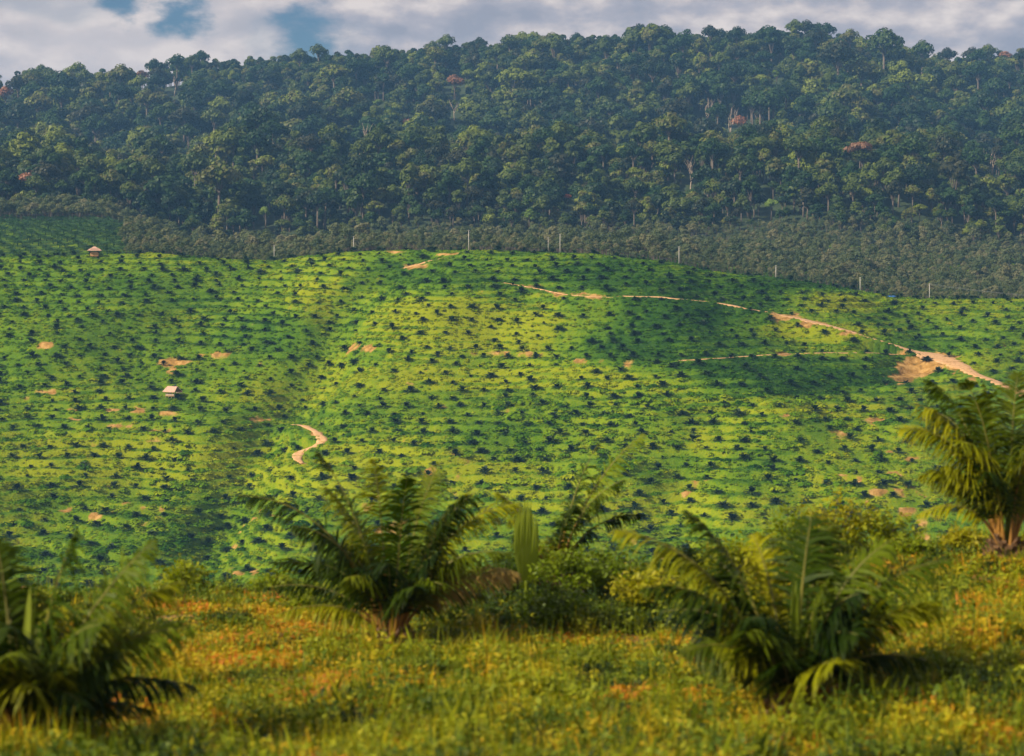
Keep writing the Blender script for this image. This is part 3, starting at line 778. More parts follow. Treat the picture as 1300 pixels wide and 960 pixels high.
# in front the scrub thins out and is lower
rsz *= .65+.35*sst(850, 900, RY)
gap = fbm(RX/18+8, RY/25, 2); kp = gap < .45
RP, RX, RY, RZ, rsz = RP[kp], RX[kp], RY[kp], RZ[kp], rsz[kp]
rvi = RNG.integers(0, 5, len(RX))
rtop = pyof(RZ+9.5*rsz, RY); mn = np.full(1301, 400.); area = np.zeros(len(RX))
rg = ip(np.arange(1301), *RIDGE); mn = rg.copy()
for i in np.argsort(RY):
    a, c = int(max(0, RP[i, 0]-6)), int(min(1300, RP[i, 0]+6))
    if c <= a: continue
    area[i] = np.maximum(0, np.minimum(mn[a:c]-rtop[i], 20)).sum(); mn[a:c] = np.minimum(mn[a:c], rtop[i]+1)
ro = np.argsort(-area)[:260]; rin = np.zeros(len(RX), bool); rin[ro] = True
r0 = {}; rc = {}; rt = {}
for i in ro:
    k = int(rvi[i])
    if k not in r0:
        t = empty('rubber_tree', (0, 0, 0)); rc[k] = ob('crown', RM[k][0], t); rt[k] = ob('trunk', RM[k][1], t); r0[k] = t
    else: t = copy_tree(r0[k])
    t.location = (RX[i], RY[i], RZ[i]-.2); t.rotation_euler = (0, 0, RNG.uniform(0, 6.28)); t.scale = (rsz[i],)*3
    px = RP[i, 0]
    w = 'in the grove above the far left palm field' if px < 165 else 'left of the first power pole' if px < 348 else 'between the second and third power poles' if 449 < px < 595 else 'between the first two power poles' if px < 449 else 'behind the hilltop left of the middle poles' if px < 711 else 'just above the long dirt road' if px < 985 else 'behind the right shoulder of the hill' if px < 1180 else 'behind the overhead wires'
    tag(t, f'slender grey-green plantation tree {w}', 'tree', 'grey-green plantation trees '+w)
ks = sorted(r0); rs = ~rin
o = scatter('rubber_grove', np.column_stack([RX, RY, RZ-.2])[rs], RNG.uniform(0, 6.28, rs.sum()), rsz[rs], [[rc[k] for k in ks], [rt[k] for k in ks]], var=np.array([ks.index(int(k)) if int(k) in ks else 0 for k in rvi[rs]]))
tag(o, 'belt of thin grey-green trees between the green hill and the forest', 'grove', kind='stuff')
print('rubber', len(RX))

# ------------------------------------------------------------------ huts, tarp, poles
p = Vector(((120-CX)/F*808, 808, 0)); p.z = float(zfull(np.array([p.x]), np.array([p.y]))[0])
h = empty('hut', p, R(8)); h.scale = (1.05,)*3; tag(h, 'small hut with pinkish pyramid roof and orange lit base on the hilltop', 'hut')
b = MB(); b.box((0, 0, .75), (3.0, 2.6, 1.3)); ob('wall', b.mesh('wall', [M['hutwood']]), h)
b = MB(); b.box((0, -1.33, 1.5), (2.6, .06, .16)); b.box((0, 0, 1.62), (2.8, 2.4, .1)); ob('rail', b.mesh('rail', [M['hutwood']]), h)
for sx in (-1.4, 0, 1.4):
    for sy in (-1.2, 1.2):
        b = MB(); b.tube([(sx, sy, 1.4), (sx, sy, 2.3)], .09, 6); ob('post', b.mesh('post', [M['bark']]), h)
b = MB()
def pyr(b, w, d, z0, z1, tx, th=.18):
    vs = [(-w, -d, z0), (w, -d, z0), (w, d, z0), (-w, d, z0), (-tx, 0, z1), (tx, 0, z1)]
    b.add(vs+[(x, y, z-th) for x, y, z in vs[:4]], [(0, 1, 5, 4), (1, 2, 5), (2, 3, 4, 5), (3, 0, 4), (0, 6, 7, 1), (1, 7, 8, 2), (2, 8, 9, 3), (3, 9, 6, 0), (9, 8, 7, 6)])
pyr(b, 2.6, 2.2, 2.3, 3.1, 1.5); pyr(b, 1.5, 1.3, 2.95, 3.75, .25); ob('roof', b.mesh('roof', [M['thatch']]), h)

p = ray(219, 504)
p.z = float(zfull(np.array([p.x]), np.array([p.y]))[0])
h = empty('thatched_hut', p, R(-30)); h.scale = (1.2,)*3; tag(h, 'open-sided thatched hut on posts amid the palms on the left slope', 'hut')
b = MB(); b.box((0, 0, .55), (3.0, 2.2, .14)); ob('floor', b.mesh('floor', [M['hutwood']]), h)
for sx in (-1.45, -.5, .5, 1.45):
    for sy in (-1.05, 1.05):
        b = MB(); b.tube([(sx, sy, -.5), (sx, sy, 1.75)], .08, 6); ob('post', b.mesh('post', [M['deadwood']]), h)
b = MB(); b.box((0, -1.08, .95), (2.9, .05, .5)); b.box((-1.48, 0, .95), (.05, 2.1, .5)); ob('wall', b.mesh('wall', [M['deadwood']]), h)
b = MB()
for sgn in (-1, 1):
    vs = [(-2.1, sgn*1.7, 1.55), (2.1, sgn*1.7, 1.55), (1.7, 0, 3.0), (-1.7, 0, 3.0)]
    nn = Vector((0, sgn*.65, .75))*.16
    b.add(vs+[tuple(Vector(v)+nn) for v in vs], [(0, 1, 2, 3), (4, 7, 6, 5), (0, 4, 5, 1), (1, 5, 6, 2), (2, 6, 7, 3), (3, 7, 4, 0)])
ob('roof', b.mesh('roof', [M['thatch']]), h)
b = MB(); b.add([(2.0, -1.2, 1.6), (2.0, 1.2, 1.6), (2.5, 1.2, 1.45), (2.5, -1.2, 1.45), (2.0, -1.2, 1.68), (2.0, 1.2, 1.68), (2.5, 1.2, 1.53), (2.5, -1.2, 1.53)], [(0, 3, 2, 1), (4, 5, 6, 7), (0, 1, 5, 4), (1, 2, 6, 5), (2, 3, 7, 6), (3, 0, 4, 7)]); ob('gable_eave', b.mesh('gable_eave', [M['thatch']]), h)

p = ray(1132, 383); b = MB()
p.z = float(zfull(np.array([p.x]), np.array([p.y]))[0])
for i in range(5):
    for j in range(4): b.v.append((-1.5+.75*i, -.9+.6*j, 1.2+.5*math.sin(j/3*math.pi)+.1*math.sin(i*2+j)))
for i in range(4):
    for j in range(3): k = i*4+j; b.f.append((k, k+4, k+5, k+1)); b.m.append(0)
t = empty('tarpaulin_shelter', p, .3); tag(t, 'blue tarpaulin shelter on the hill shoulder between the two right poles', 'shelter')
sh = ob('sheet', b.mesh('sheet', [M['tarp']], True), t); sd = sh.modifiers.new('s', 'SOLIDIFY'); sd.thickness = .03
for sx in (-1.4, 1.4):
    for sy in (-.8, .8):
        b = MB(); b.tube([(sx, sy, -.3), (sx, sy, 1.3)], .05, 5); ob('pole', b.mesh('pole', [M['bark']]), t)

POLES = [(348, 331, 311, 'power pole standing in the hilltop dip left of the winding gully'), (449, 314, 300, 'short power pole behind the hilltop left of the orange hilltop track'), (595, 310, 292, 'power pole above the highest middle part of the hill'),
         (696, 314, 301, 'faint thin pole just left of a brighter power pole'), (711, 316, 297, 'bright power pole right beside a fainter thinner pole'), (862, 335, 313, 'power pole at the start of the descending hill shoulder'), (985, 355, 337, 'power pole behind the ridge above the long dirt road'),
         (1092, 378, 352, 'power pole on the right shoulder left of the blue tarpaulin'), (1180, 384, 360, 'rightmost power pole with wires running off to the right')]
tops = []
for px, pb, pt, lb in POLES:
    rgy = ip(px, *RIDGE)
    Y = 812.0*warp(px) if pb >= rgy-2 else 846.0*warp(px)
    X = (px-CX)/F*Y; z = float(zfull(np.array([X]), np.array([Y]))[0]); zt = -(pt-HY)/F*Y
    H = zt-z; k = .115 if px != 696 else .08
    t = empty('power_pole', (X, Y, z)); tag(t, lb, 'power pole')
    b = MB(); b.tube([(0, 0, -.4), (0, 0, H)], [k*1.25, k*.8], 8); ob('pole', b.mesh('pole', [M['concrete']], True), t)
    b = MB(); b.box((0, 0, H-.35), (1.3, .12, .12), rz=.9); ob('crossarm', b.mesh('crossarm', [M['bark']]), t)
    for s in (-.55, .55):
        b = MB(); b.tube([(s*math.cos(.9), s*math.sin(.9), H-.29), (s*math.cos(.9), s*math.sin(.9), H-.08)], .05, 6); ob('insulator', b.mesh('insulator', [M['concrete']]), t)
    tops.append(Vector((X, Y, zt-.1)))
for k, (dx, dz, lb) in enumerate([(.35, 0, 'upper thin overhead wire running right from the rightmost pole'), (-.35, -.25, 'lower thin overhead wire running right from the rightmost pole')]):
    a = tops[-1]+Vector((dx, dx, dz)); e = Vector(((1420-CX)/F*835, 835+dx, -(382-HY)/F*835+dz)); b = MB()
    b.tube([a.lerp(e, i/16)-Vector((0, 0, 1.1*4*(i/16)*(1-i/16))) for i in range(17)], .035, 4)
    tag(ob('overhead_wire', b.mesh('overhead_wire', [M['wire']])), lb, 'wire')
# the pole beyond the frame that carries the wires
z = float(zfull(np.array([(1420-CX)/F*835]), np.array([835.]))[0])

# ------------------------------------------------------------------ foreground palms
def frond_mesh(spec, r, leafm, dens=1.0, petm='petiole'):
    """spec: tip (x,y,z) in metres from palm heart, arch, length of leaflets"""
    tip, arch, ll = spec; tip = Vector(tip); h = tip.length
    start = Vector((tip.x, tip.y, 0)); start = start.normalized()*.12 if start.length > .01 else Vector((.02, 0, 0))
    c = Vector((tip.x*.34, tip.y*.34, tip.z*.55+arch*h))
    n = 22; P = []
    for i in range(n+1):
        t = i/n; P.append(start*(1-t)**2+c*2*t*(1-t)+tip*t*t)
    b = MB()
    np_ = int(n*.34)
    b.tube(P[:np_+1], [.034-.012*i/np_ for i in range(np_+1)], 6, 1, False)
    b.tube(P[np_:], [.022*(1-.85*i/(n-np_)) for i in range(n-np_+1)], 5, 2)
    # three-dimensional frame along the stalk
    nl = int(72*dens)
    twist = r.uniform(-.6, .6); gapc = r.uniform(.45, 1.2); gapw = r.uniform(.02, .08); sag = r.uniform(.7, 1.5)
    for k in range(nl):
        t = .27+.725*(k+r.uniform(-.3, .3))/(nl-1); t = min(.995, max(.26, t))
        if abs(t-gapc) < gapw and r.random() < .8 or r.random() < .06: continue
        j = min(int(t*n), n-1); f_ = t*n-j
        p = P[j].lerp(P[j+1], f_); tg = (P[j+1]-P[j]).normalized()
        sd = tg.cross(Vector((0, 0, 1)))
        if sd.length < .05: sd = tg.cross(Vector((1, .3, 0)))
        sd.normalize(); up = sd.cross(tg)
        sd2 = sd*math.cos(twist)+up*math.sin(twist); up2 = up*math.cos(twist)-sd*math.sin(twist)
        pr = math.sin(math.pi*min(1., (.2+.76*(t-.26)/.74)))**.8
        for s in (-1, 1):
            ln = ll*1.15*pr*r.uniform(.75, 1.15); w = .018*r.uniform(.7, 1.35)*(ll/.6)**.5
            fwd = .45+.65*t+r.uniform(-.12, .12); lift = r.choice((.35, .1, -.15))+r.uniform(-.12, .12)
            d = (sd2*s+tg*fwd+up2*lift).normalized()
            wv = (tg*(1 if s > 0 else -1)-d*tg.dot(d)*(1 if s > 0 else -1)); wv = (wv+up2*r.uniform(-.4, .4)).normalized()
            q = p.copy(); dd = d.copy(); vs = []; seg = 4
            for i in range(seg+1):
                u = i/seg; ww = w*(.55+1.2*u)*(1-u)**.55 if u < 1 else .001
                ww = w*(.6, 1., .95, .65, .03)[i]
                vs += [q-wv*ww, q+wv*ww]
                dd = (dd+Vector((0, 0, -.26-.2*u))*r.uniform(.4, 1.7)*sag).normalized(); q = q+dd*ln/seg
            b.add(vs, [(2*i, 2*i+1, 2*i+3, 2*i+2) for i in range(seg)], 0)
    return b.mesh('frond', [leafm, M[petm], M['rachis']])
def palm_trunk(r, h=.55, w=.3):
    b = MB(); b.tube([(0, 0, -.6), (0, 0, 0), (.02, 0, h*.6), (0, .02, h)], [w*.95, w, w*.9, w*.45], 12)
    for k in range(34):
        a = k*2.4; z = h*(k/34); rr = w*(1.02-.45*(z/h)**2); c, s = math.cos(a), math.sin(a); e = .10+.05*r.random(); ht = .14+.08*r.random()
        x0, y0 = c*rr*.75, s*rr*.75; x1, y1 = c*(rr+e), s*(rr+e); tx, ty = -s*.055, c*.055
        b.add([(x0-tx, y0-ty, z), (x0+tx, y0+ty, z), (x1+tx, y1+ty, z+ht), (x1-tx, y1-ty, z+ht), (x0-tx, y0-ty, z-.09), (x0+tx, y0+ty, z-.09), (x1+tx*.7, y1+ty*.7, z+ht-.05), (x1-tx*.7, y1-ty*.7, z+ht-.05)],
              [(0, 1, 2, 3), (7, 6, 5, 4), (0, 4, 5, 1), (1, 5, 6, 2), (2, 6, 7, 3), (3, 7, 4, 0)])
    return b.mesh('trunk', [M['palmtrunk']])
def big_palm(px, Y, zoff, label, fr, seed, scale=1., heart=.5, filler=10, fl=(1.9, 2.6), spears=1, trunk=.55, lift=20):
    """fr: main fronds as (dx px, dy px up, depth m, arch, leaflet, material) measured from the heart in photo pixels at this distance"""
    X = (px-CX)/F*Y; z = float(zfull(np.array([X]), np.array([Y]))[0])+zoff
    t = empty('oil_palm', (X, Y, z)); r = random.Random(seed)
    tag(t, label, 'palm')
    ob('trunk', palm_trunk(r, trunk), t)
    m = Y/F
    for dx, dy, dep, arch, ll, mk in fr:
        dy = dy+lift
        me = frond_mesh(((dx*m, dep, dy*m), arch, ll), r, M[mk])
        o = ob('frond', me, t, (0, 0, heart))
        if mk == 'dryleaf': o['label'] = 'dry yellowed frond'
    for k in range(filler):
        a = k*2.399+seed; el = r.uniform(.65, 1.3); ln = r.uniform(*fl)
        tp = (ln*math.cos(el)*math.cos(a), ln*math.cos(el)*math.sin(a), ln*math.sin(el)*.8)
        o = ob('frond', frond_mesh((tp, r.uniform(.12, .3), r.uniform(.5, .68)), r, M['palmleaf']), t, (0, 0, heart))
    for k in range(spears):
        b = MB(); a = k*2+1; tl = Vector((.18*math.cos(a), .1*math.sin(a), 1.75+.2*k))
        for q in range(7):
            e = tl+Vector((r.uniform(-.08, .08), r.uniform(-.08, .08), r.uniform(-.2, .1)))
            w = Vector((.03, r.uniform(-.02, .02), 0)); s0 = Vector((.02*math.cos(q), .02*math.sin(q), 0))
            b.add([s0-w, s0+w, s0.lerp(e, .6)+w*1.3, e, s0.lerp(e, .6)-w*1.3], [(0, 1, 2, 3, 4)])
        ob('spear_leaf', b.mesh('spear_leaf', [M['spear']]), t, (0, 0, heart))
    return t
P_ = 'palmleaf'
big_palm(497, 35.5, 0, 'large young oil palm in the foreground, left of centre, with orange stalk bases', [
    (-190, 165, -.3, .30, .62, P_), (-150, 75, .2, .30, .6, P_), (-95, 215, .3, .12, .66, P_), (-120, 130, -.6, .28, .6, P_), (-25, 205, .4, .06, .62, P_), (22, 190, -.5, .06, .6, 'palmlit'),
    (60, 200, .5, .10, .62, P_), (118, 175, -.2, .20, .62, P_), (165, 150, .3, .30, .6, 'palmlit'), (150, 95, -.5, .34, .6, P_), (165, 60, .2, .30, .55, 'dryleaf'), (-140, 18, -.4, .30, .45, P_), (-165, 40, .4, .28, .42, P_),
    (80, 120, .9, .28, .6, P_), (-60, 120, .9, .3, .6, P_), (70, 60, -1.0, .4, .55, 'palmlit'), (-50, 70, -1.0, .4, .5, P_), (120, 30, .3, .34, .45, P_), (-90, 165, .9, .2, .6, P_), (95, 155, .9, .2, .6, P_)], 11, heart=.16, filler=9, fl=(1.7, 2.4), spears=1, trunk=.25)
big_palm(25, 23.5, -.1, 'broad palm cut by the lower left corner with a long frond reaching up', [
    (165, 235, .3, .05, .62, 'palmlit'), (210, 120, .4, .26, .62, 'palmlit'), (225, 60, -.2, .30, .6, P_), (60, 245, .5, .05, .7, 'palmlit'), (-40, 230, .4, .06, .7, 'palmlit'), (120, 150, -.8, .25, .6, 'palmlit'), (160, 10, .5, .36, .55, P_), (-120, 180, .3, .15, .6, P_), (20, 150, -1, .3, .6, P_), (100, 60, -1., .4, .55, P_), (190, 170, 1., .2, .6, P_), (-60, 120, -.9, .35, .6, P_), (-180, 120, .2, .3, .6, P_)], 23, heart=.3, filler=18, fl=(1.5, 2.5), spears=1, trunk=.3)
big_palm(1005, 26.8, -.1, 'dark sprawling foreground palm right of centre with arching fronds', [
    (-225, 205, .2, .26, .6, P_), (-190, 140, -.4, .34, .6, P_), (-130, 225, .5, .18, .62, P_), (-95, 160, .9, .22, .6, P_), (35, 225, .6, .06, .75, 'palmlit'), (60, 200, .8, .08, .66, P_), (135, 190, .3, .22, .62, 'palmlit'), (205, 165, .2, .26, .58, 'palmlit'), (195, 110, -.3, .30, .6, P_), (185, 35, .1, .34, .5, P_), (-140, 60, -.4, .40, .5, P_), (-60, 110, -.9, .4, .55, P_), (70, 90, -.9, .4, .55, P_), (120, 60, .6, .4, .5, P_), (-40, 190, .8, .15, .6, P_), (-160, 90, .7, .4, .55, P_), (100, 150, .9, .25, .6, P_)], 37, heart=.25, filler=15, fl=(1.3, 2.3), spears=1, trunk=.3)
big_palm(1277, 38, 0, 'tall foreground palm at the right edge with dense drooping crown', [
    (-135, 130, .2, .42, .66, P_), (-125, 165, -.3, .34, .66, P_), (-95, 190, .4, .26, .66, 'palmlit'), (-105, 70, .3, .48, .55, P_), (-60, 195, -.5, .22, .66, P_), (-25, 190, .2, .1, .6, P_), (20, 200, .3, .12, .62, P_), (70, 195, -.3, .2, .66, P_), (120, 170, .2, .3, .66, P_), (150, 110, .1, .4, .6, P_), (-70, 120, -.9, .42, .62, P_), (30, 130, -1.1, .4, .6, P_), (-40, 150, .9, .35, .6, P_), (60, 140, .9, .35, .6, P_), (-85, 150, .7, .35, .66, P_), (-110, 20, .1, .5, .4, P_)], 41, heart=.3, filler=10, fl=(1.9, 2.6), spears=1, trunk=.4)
big_palm(700, 41.5, -.1, 'smaller palm behind the big one with pale upright spear leaf', [
    (118, 165, .2, .12, .5, 'palmlit'), (90, 110, -.3, .22, .5, P_), (60, 150, .4, .08, .5, P_), (-70, 90, .3, .2, .45, P_), (120, 60, .4, .3, .45, P_), (-50, 60, -.4, .3, .45, P_), (30, 80, -.6, .3, .45, P_)], 53, heart=.45, filler=5, fl=(.9, 1.4), spears=0, trunk=.4)
# the smaller palm's unopened spear leaf, a pale folded blade beside it
r = random.Random(5); b = MB()
for k in range(8):
    x = -.2+.4*k/7; hh = 2.15-abs(k-3.5)*.10+r.uniform(-.1, .1); bz = .35
    y = .04*(k % 2); w = .035
    b.add([(x*.35-w*.6, y, bz), (x*.35+w*.6, y+.03, bz), (x+w, y+.03, hh*.55), (x*1.05+w*.8, y, hh*.85), (x*.9, y, hh), (x*1.05-w*.8, y, hh*.85), (x-w, y, hh*.55)], [(0, 1, 2, 6), (6, 2, 3, 5), (5, 3, 4)])
b.tube([(0, 0, -.3), (0, 0, .5)], [.05, .03], 6)
Yq = 40.; Xq = (668-CX)/F*Yq
t = ob('palm_spear', b.mesh('palm_spear', [M['spear']]), loc=(Xq, Yq, float(zfull(np.array([Xq]), np.array([Yq]))[0])))
tag(t, 'pale yellow-green upright folded leaf shoot right of the big foreground palm', 'plant')

# ------------------------------------------------------------------ foreground undergrowth and shrubs
def leaf_patch(seed, n, w, h, leaf, m, name, grass=0):
    r = random.Random(seed); b = MB()
    for k in range(n):
        a = r.uniform(0, 6.28); q = math.sqrt(r.random())*w; z = h*r.random()**1.3
        c = Vector((q*math.cos(a), q*math.sin(a), z)); nrm = Vector((r.gauss(0, .5), r.gauss(0, .5), 1)).normalized()
        u = nrm.cross(Vector((r.gauss(0, 1), r.gauss(0, 1), .1))).normalized(); v = nrm.cross(u); s = leaf*r.uniform(.6, 1.3)
        b.add([c-u*s, c-u*s*.2-v*s*.55, c+u*s, c-u*s*.2+v*s*.55], [(0, 1, 2, 3)])
    for k in range(grass):
        a = r.uniform(0, 6.28); q = math.sqrt(r.random())*w; c = Vector((q*math.cos(a), q*math.sin(a), 0)); hh = h*r.uniform(.7, 1.8)
        l = Vector((r.gauss(0, .3), r.gauss(0, .3), 0))*hh; wv = Vector((math.cos(a*3), math.sin(a*3), 0))*.008
        b.add([c-wv, c+wv, c+l*.4+Vector((0, 0, hh*.6))+wv*.8, c+l+Vector((0, 0, hh)), c+l*.4+Vector((0, 0, hh*.6))-wv*.8], [(0, 1, 2, 3, 4)])
    return b.mesh(name, [m])
NU = 8500
Yu = RNG.uniform(12, 49, NU*2); pu = RNG.uniform(-420, 1720, NU*2); kp = RNG.random(NU*2) < Yu/49*.9+.1
Yu, pu = Yu[kp], pu[kp]; Xu = (pu-CX)/F*Yu; Zu = zfull(Xu, Yu)
tn = .43+.6*fbm(Xu/1.3+5, Yu/2.0+1, 3)+.2*RNG.normal(size=len(Xu))
pyu = pyof(Zu, Yu)
tn += .28*np.exp(-(((pu-330)/170)**2+((pyu-810)/45)**2))+.2*np.exp(-(((pu-250)/90)**2+((pyu-850)/30)**2))
tn -= .3*np.exp(-(((pu-700)/160)**2+((pyu-760)/40)**2))+.25*np.exp(-(((pu-600)/200)**2+((pyu-850)/25)**2))
tn = np.clip(tn, 0, 1)
us = []
for s in range(4):
    o = ob('undergrowth', leaf_patch(70+s, 110, .36, .07+.035*s, .042, M['undergrowth'], 'undergrowth', 6+5*s), loc=(Xu[s], Yu[s], Zu[s])); tag(o, 'tuft of weeds in the foreground', 'undergrowth', kind='stuff'); us.append(o)
o = scatter('undergrowth', np.column_stack([Xu, Yu, Zu-.02]), RNG.uniform(0, 6.28, len(Xu)), RNG.uniform(.6, 1.4, len(Xu)), [us], {'tone': tn}, RNG.integers(0, 4, len(Xu)))
tag(o, 'yellow, orange and green weeds covering the foreground bank', 'undergrowth', kind='stuff')

# taller leafy weeds in drifts
NW = 5200
Yw = RNG.uniform(20, 47, NW); pw = RNG.uniform(-300, 1600, NW); Xw = (pw-CX)/F*Yw; Zw = zfull(Xw, Yw); pyw = pyof(Zw, Yw)
dn = fbm(Xw/1.6+50, Yw/2.2+8, 3)+.55*np.exp(-(((pw-760)/200)**2+((pyw-780)/45)**2))+.35*np.exp(-((pyw-ip(pw, *CREST))/14)**2)-.8*np.exp(-(((pw-320)/170)**2+((pyw-815)/40)**2))
dn = dn+.35*sst(868, 900, pyw)+.15*sst(1100, 1300, pw)
kp = dn > .10; Xw, Yw, Zw, dn, pw = Xw[kp], Yw[kp], Zw[kp], dn[kp], pw[kp]
ws = []
for k in range(3):
    o = ob('weeds', leaf_patch(170+k, 120, .3, .28+.1*k, .05, M['undergrowth'], 'weeds', 14), loc=(Xw[k], Yw[k], Zw[k])); tag(o, 'clump of leafy green weeds in the foreground', 'weeds', kind='stuff'); ws.append(o)
o = scatter('weeds', np.column_stack([Xw, Yw, Zw-.02]), RNG.uniform(0, 6.28, len(Xw)), RNG.uniform(.45, 1.15, len(Xw)), [ws], {'tone': np.clip(.24+.25*RNG.random(len(Xw))+.35*fbm(Xw/2, Yw/2, 2), 0, 1)}, RNG.integers(0, 3, len(Xw)))
tag(o, 'drifts of taller leafy weeds among the foreground palms', 'weeds', kind='stuff')

def shrub(px, Y, H, W, label, seed, group=None, n=1300, leaf=.065):
    X = (px-CX)/F*Y; z = float(zfull(np.array([X]), np.array([Y]))[0]); r = random.Random(seed)
    t = empty('shrub', (X, Y, z)); tag(t, label, 'shrub', group)
    b = MB(); st = []; nb = 16
    for k in range(nb):
        a = k*2.4; q = W*math.sqrt((k+.5)/nb); tipp = Vector((q*math.cos(a), q*math.sin(a)*.8, H*(1-.45*(q/W)**2)*r.uniform(.7, 1.08)))
        mid = Vector((tipp.x*.4, tipp.y*.4, tipp.z*.6)); st.append((mid, tipp)); b.tube([(0, 0, -.1), mid, tipp], [.014, .01, .004], 4, cap=False)
    ob('stem', b.mesh('stem', [M['bark']]), t)
    b = MB()
    for k in range(n):
        mid, tipp = st[r.randrange(nb)]; u_ = r.uniform(.1, 1.08)
        c = mid.lerp(tipp, u_)+Vector((r.gauss(0, .10), r.gauss(0, .10), r.gauss(0, .09)))
        nrm = Vector((r.gauss(0, .6), r.gauss(0, .6), 1)).normalized(); u = nrm.cross(Vector((r.gauss(0, 1), r.gauss(0, 1), .1))).normalized(); v = nrm.cross(u); s = leaf*r.uniform(.5, 1.3)
        b.add([c-u*s, c-u*s*.1-v*s*.5, c+u*s*1.1-nrm*s*.2, c-u*s*.1+v*s*.5], [(0, 1, 2, 3)])
    ob('foliage', b.mesh('foliage', [M['shrub']]), t)
for k, (px, Y, H, W, lb) in enumerate([
    (640, 41, .8, .8, 'leafy green shrub right behind the big foreground palm'), (725, 40, 1.25, .9, 'yellow-green shrub at the foot of the smaller middle palm'), (775, 41, 1.15, .9, 'rounded green shrub right of the smaller middle palm'),
    (600, 38, .45, .8, 'low dark shrub in the shade right of the big palm'), (705, 37, .75, .8, 'low leafy shrub in front of the smaller middle palm'), (820, 39, .8, .8, 'sparse yellowish shrub left of the sprawling palm'),
    (1010, 41, 1.5, .8, 'bright leafy shrub behind the sprawling palm'), (1055, 42, 1.7, .9, 'tallest leafy shrub on the crest behind the sprawling palm'), (1115, 42, 1.2, .9, 'leafy shrub on the crest right of the tallest one'), (1165, 41, .55, .7, 'small yellowish shrub on the crest left of the tall right palm'),
    (350, 43, .55, .7, 'low green shrub on the crest left of the big palm'), (235, 44, .95, .7, 'dark shrub on the crest above the lower left palm'), (400, 40, .5, .6, 'small green shrub left of the big palm foot'), (560, 41, .8, .8, 'dark green shrub directly behind the big palm'), (1225, 41, .6, .5, 'reddish dry shrub beside the tall right palm'), (930, 42, .8, .8, 'green shrub behind the arching fronds of the sprawling palm'), (870, 43, .6, .7, 'low shrub on the crest left of the sprawling palm')]):
    shrub(px, Y, H, W, lb, 900+k)

# ------------------------------------------------------------------ air
def closed_box(name, lo, hi):
    b = MB(); b.box([(a+c)/2 for a, c in zip(lo, hi)], [c-a for a, c in zip(lo, hi)])
    m, nt, out = mat('haze'); v = nt.nodes.new('ShaderNodeVolumePrincipled')
    v.inputs['Color'].default_value = (.24, .54, 1., 1); v.inputs['Density'].default_value = HAZE; v.inputs['Anisotropy'].default_value = .0
    L(nt, v.outputs[0], out.inputs['Volume'])
    o = ob(name, b.mesh(name, [m])); tag(o, 'thin bluish haze over the far hills', 'haze', kind='stuff'); return o
HAZE = .000105
closed_box('haze', (-12000, -80, -125), (12000, 9100, 262))

# ------------------------------------------------------------------ sky, sun, camera
SUN = Vector((-.80, -.42, .62)).normalized()
el = math.asin(SUN.z); az = math.atan2(SUN.x, SUN.y)
W = bpy.data.worlds.new('World'); S.world = W; W.use_nodes = True; nt = W.node_tree; nt.nodes.clear()
out = nt.nodes.new('ShaderNodeOutputWorld')
sk = N(nt, 'TexSky', sky_type='NISHITA'); sk.sun_disc = False; sk.sun_elevation = el; sk.sun_rotation = az; sk.altitude = 200; sk.dust_density = .6
bg1 = N(nt, 'Background'); L(nt, mixc(nt, 1., sk.outputs[0], (.62, .82, 1.05), 'MULTIPLY'), bg1.inputs[0]); bg1.inputs[1].default_value = .036
tc = nt.nodes.new('ShaderNodeTexCoord')
mp = N(nt, 'Mapping'); mp.inputs['Scale'].default_value = (1, 1, 1.9); L(nt, tc.outputs['Generated'], mp.inputs[0])
nA = noise(nt, 16, 6, mp.outputs[0], .55); nB = noise(nt, 26, 5, mp.outputs[0], .52); nC = noise(nt, 7, 3, mp.outputs[0], .5)
hole = None
for hx, hy, rr in ((226, 28, .0085), (388, 54, .0095), (150, -2, .007)):
    d = Vector(((hx-CX)/F, 1, (HY-hy)/F)).normalized()
    vd = N(nt, 'VectorMath', operation='DISTANCE'); L(nt, tc.outputs['Generated'], vd.inputs[0]); vd.inputs[1].default_value = d
    q = math_(nt, 'DIVIDE', vd.outputs['Value'], rr); hole = q if hole is None else math_(nt, 'MINIMUM', hole, q)
nE = noise(nt, 75, 5, mp.outputs[0], .6)
hole = math_(nt, 'ADD', hole, math_(nt, 'MULTIPLY', math_(nt, 'SUBTRACT', nE, .5), 3.))
hz = math_(nt, 'ADD', hole, math_(nt, 'MULTIPLY', math_(nt, 'SUBTRACT', math_(nt, 'ADD', math_(nt, 'MULTIPLY', nB, .55), math_(nt, 'MULTIPLY', nA, .45)), .5), 7.))
mr = N(nt, 'MapRange', interpolation_type='SMOOTHSTEP'); L(nt, hz, mr.inputs[0]); mr.inputs[1].default_value = .35; mr.inputs[2].default_value = 2.3
mr2 = N(nt, 'MapRange', interpolation_type='SMOOTHSTEP'); L(nt, nC, mr2.inputs[0]); mr2.inputs[1].default_value = .33; mr2.inputs[2].default_value = .45
cm = math_(nt, 'MULTIPLY', mr.outputs[0], math_(nt, 'MAXIMUM', mr2.outputs[0], .75))
mp2 = N(nt, 'Mapping'); mp2.inputs['Scale'].default_value = (1, 1, 1.9); mp2.inputs['Location'].default_value = (.006, 0, -.012); L(nt, tc.outputs['Generated'], mp2.inputs[0])
nD = noise(nt, 26, 5, mp2.outputs[0], .52)
edge = math_(nt, 'MULTIPLY', math_(nt, 'SUBTRACT', nB, nD), .7)
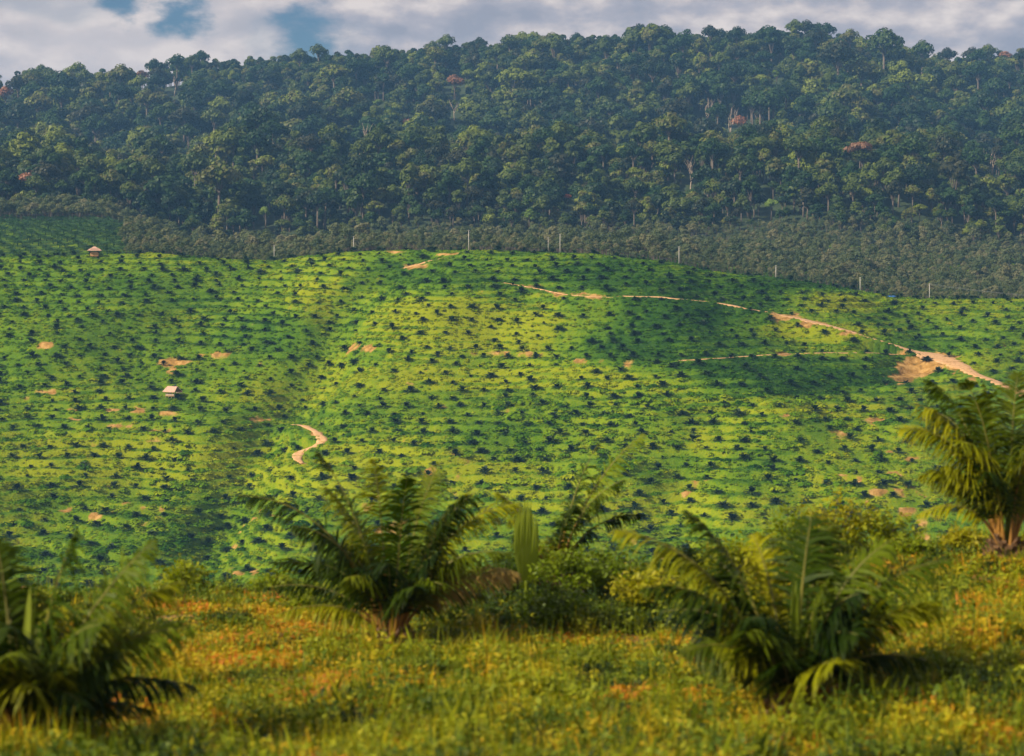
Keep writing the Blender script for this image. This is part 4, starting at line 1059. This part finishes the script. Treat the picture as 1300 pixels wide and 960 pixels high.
cc = ramp(nt, math_(nt, 'ADD', edge, math_(nt, 'ADD', math_(nt, 'MULTIPLY', nA, .62), math_(nt, 'MULTIPLY', nB, .38))), [(.32, (.36, .36, .42)), (.46, (.48, .45, .49)), (.54, (.62, .55, .55)), (.66, (.86, .75, .69))])
dc = N(nt, 'VectorMath', operation='DISTANCE'); L(nt, tc.outputs['Generated'], dc.inputs[0]); dc.inputs[1].default_value = Vector(((150-CX)/F, 1, (HY-50)/F)).normalized()
mrc = N(nt, 'MapRange', interpolation_type='SMOOTHSTEP'); L(nt, dc.outputs['Value'], mrc.inputs[0]); mrc.inputs[1].default_value = .02; mrc.inputs[2].default_value = .11; mrc.inputs[3].default_value = .55; mrc.inputs[4].default_value = 0.
cc = mixc(nt, mrc.outputs[0], cc, (.84, .73, .68))
bg2 = N(nt, 'Background'); L(nt, cc, bg2.inputs[0]); bg2.inputs[1].default_value = .62
mx = N(nt, 'MixShader'); L(nt, cm, mx.inputs[0]); L(nt, bg1.outputs[0], mx.inputs[1]); L(nt, bg2.outputs[0], mx.inputs[2]); L(nt, mx.outputs[0], out.inputs[0])
ld = bpy.data.lights.new('sun', 'SUN'); ld.energy = 5.0; ld.angle = R(.5); ld.color = (1., .86, .66)
lo = bpy.data.objects.new('sun', ld); COL.objects.link(lo); lo.rotation_euler = (-SUN).to_track_quat('-Z', 'Y').to_euler(); lo.location = SUN*400

cd = bpy.data.cameras.new('camera'); cam = bpy.data.objects.new('camera', cd); COL.objects.link(cam); S.camera = cam
cam.location = (0, 0, 0); cam.rotation_euler = (R(90), 0, 0)
cd.sensor_width = 36; cd.lens = 36*F/1300; cd.shift_y = -(480-HY)/1300
cd.clip_start = .5; cd.clip_end = 30000
cd.dof.use_dof = True; cd.dof.focus_distance = 700; cd.dof.aperture_fstop = cd.lens/1000/.05
S.render.engine = 'CYCLES'
S.cycles.volume_bounces = 0; S.cycles.max_bounces = 6; S.cycles.transparent_max_bounces = 4; S.cycles.transmission_bounces = 3
S.view_settings.view_transform = 'Standard'; S.view_settings.look = 'None'; S.view_settings.exposure = 0.65; S.view_settings.gamma = 1
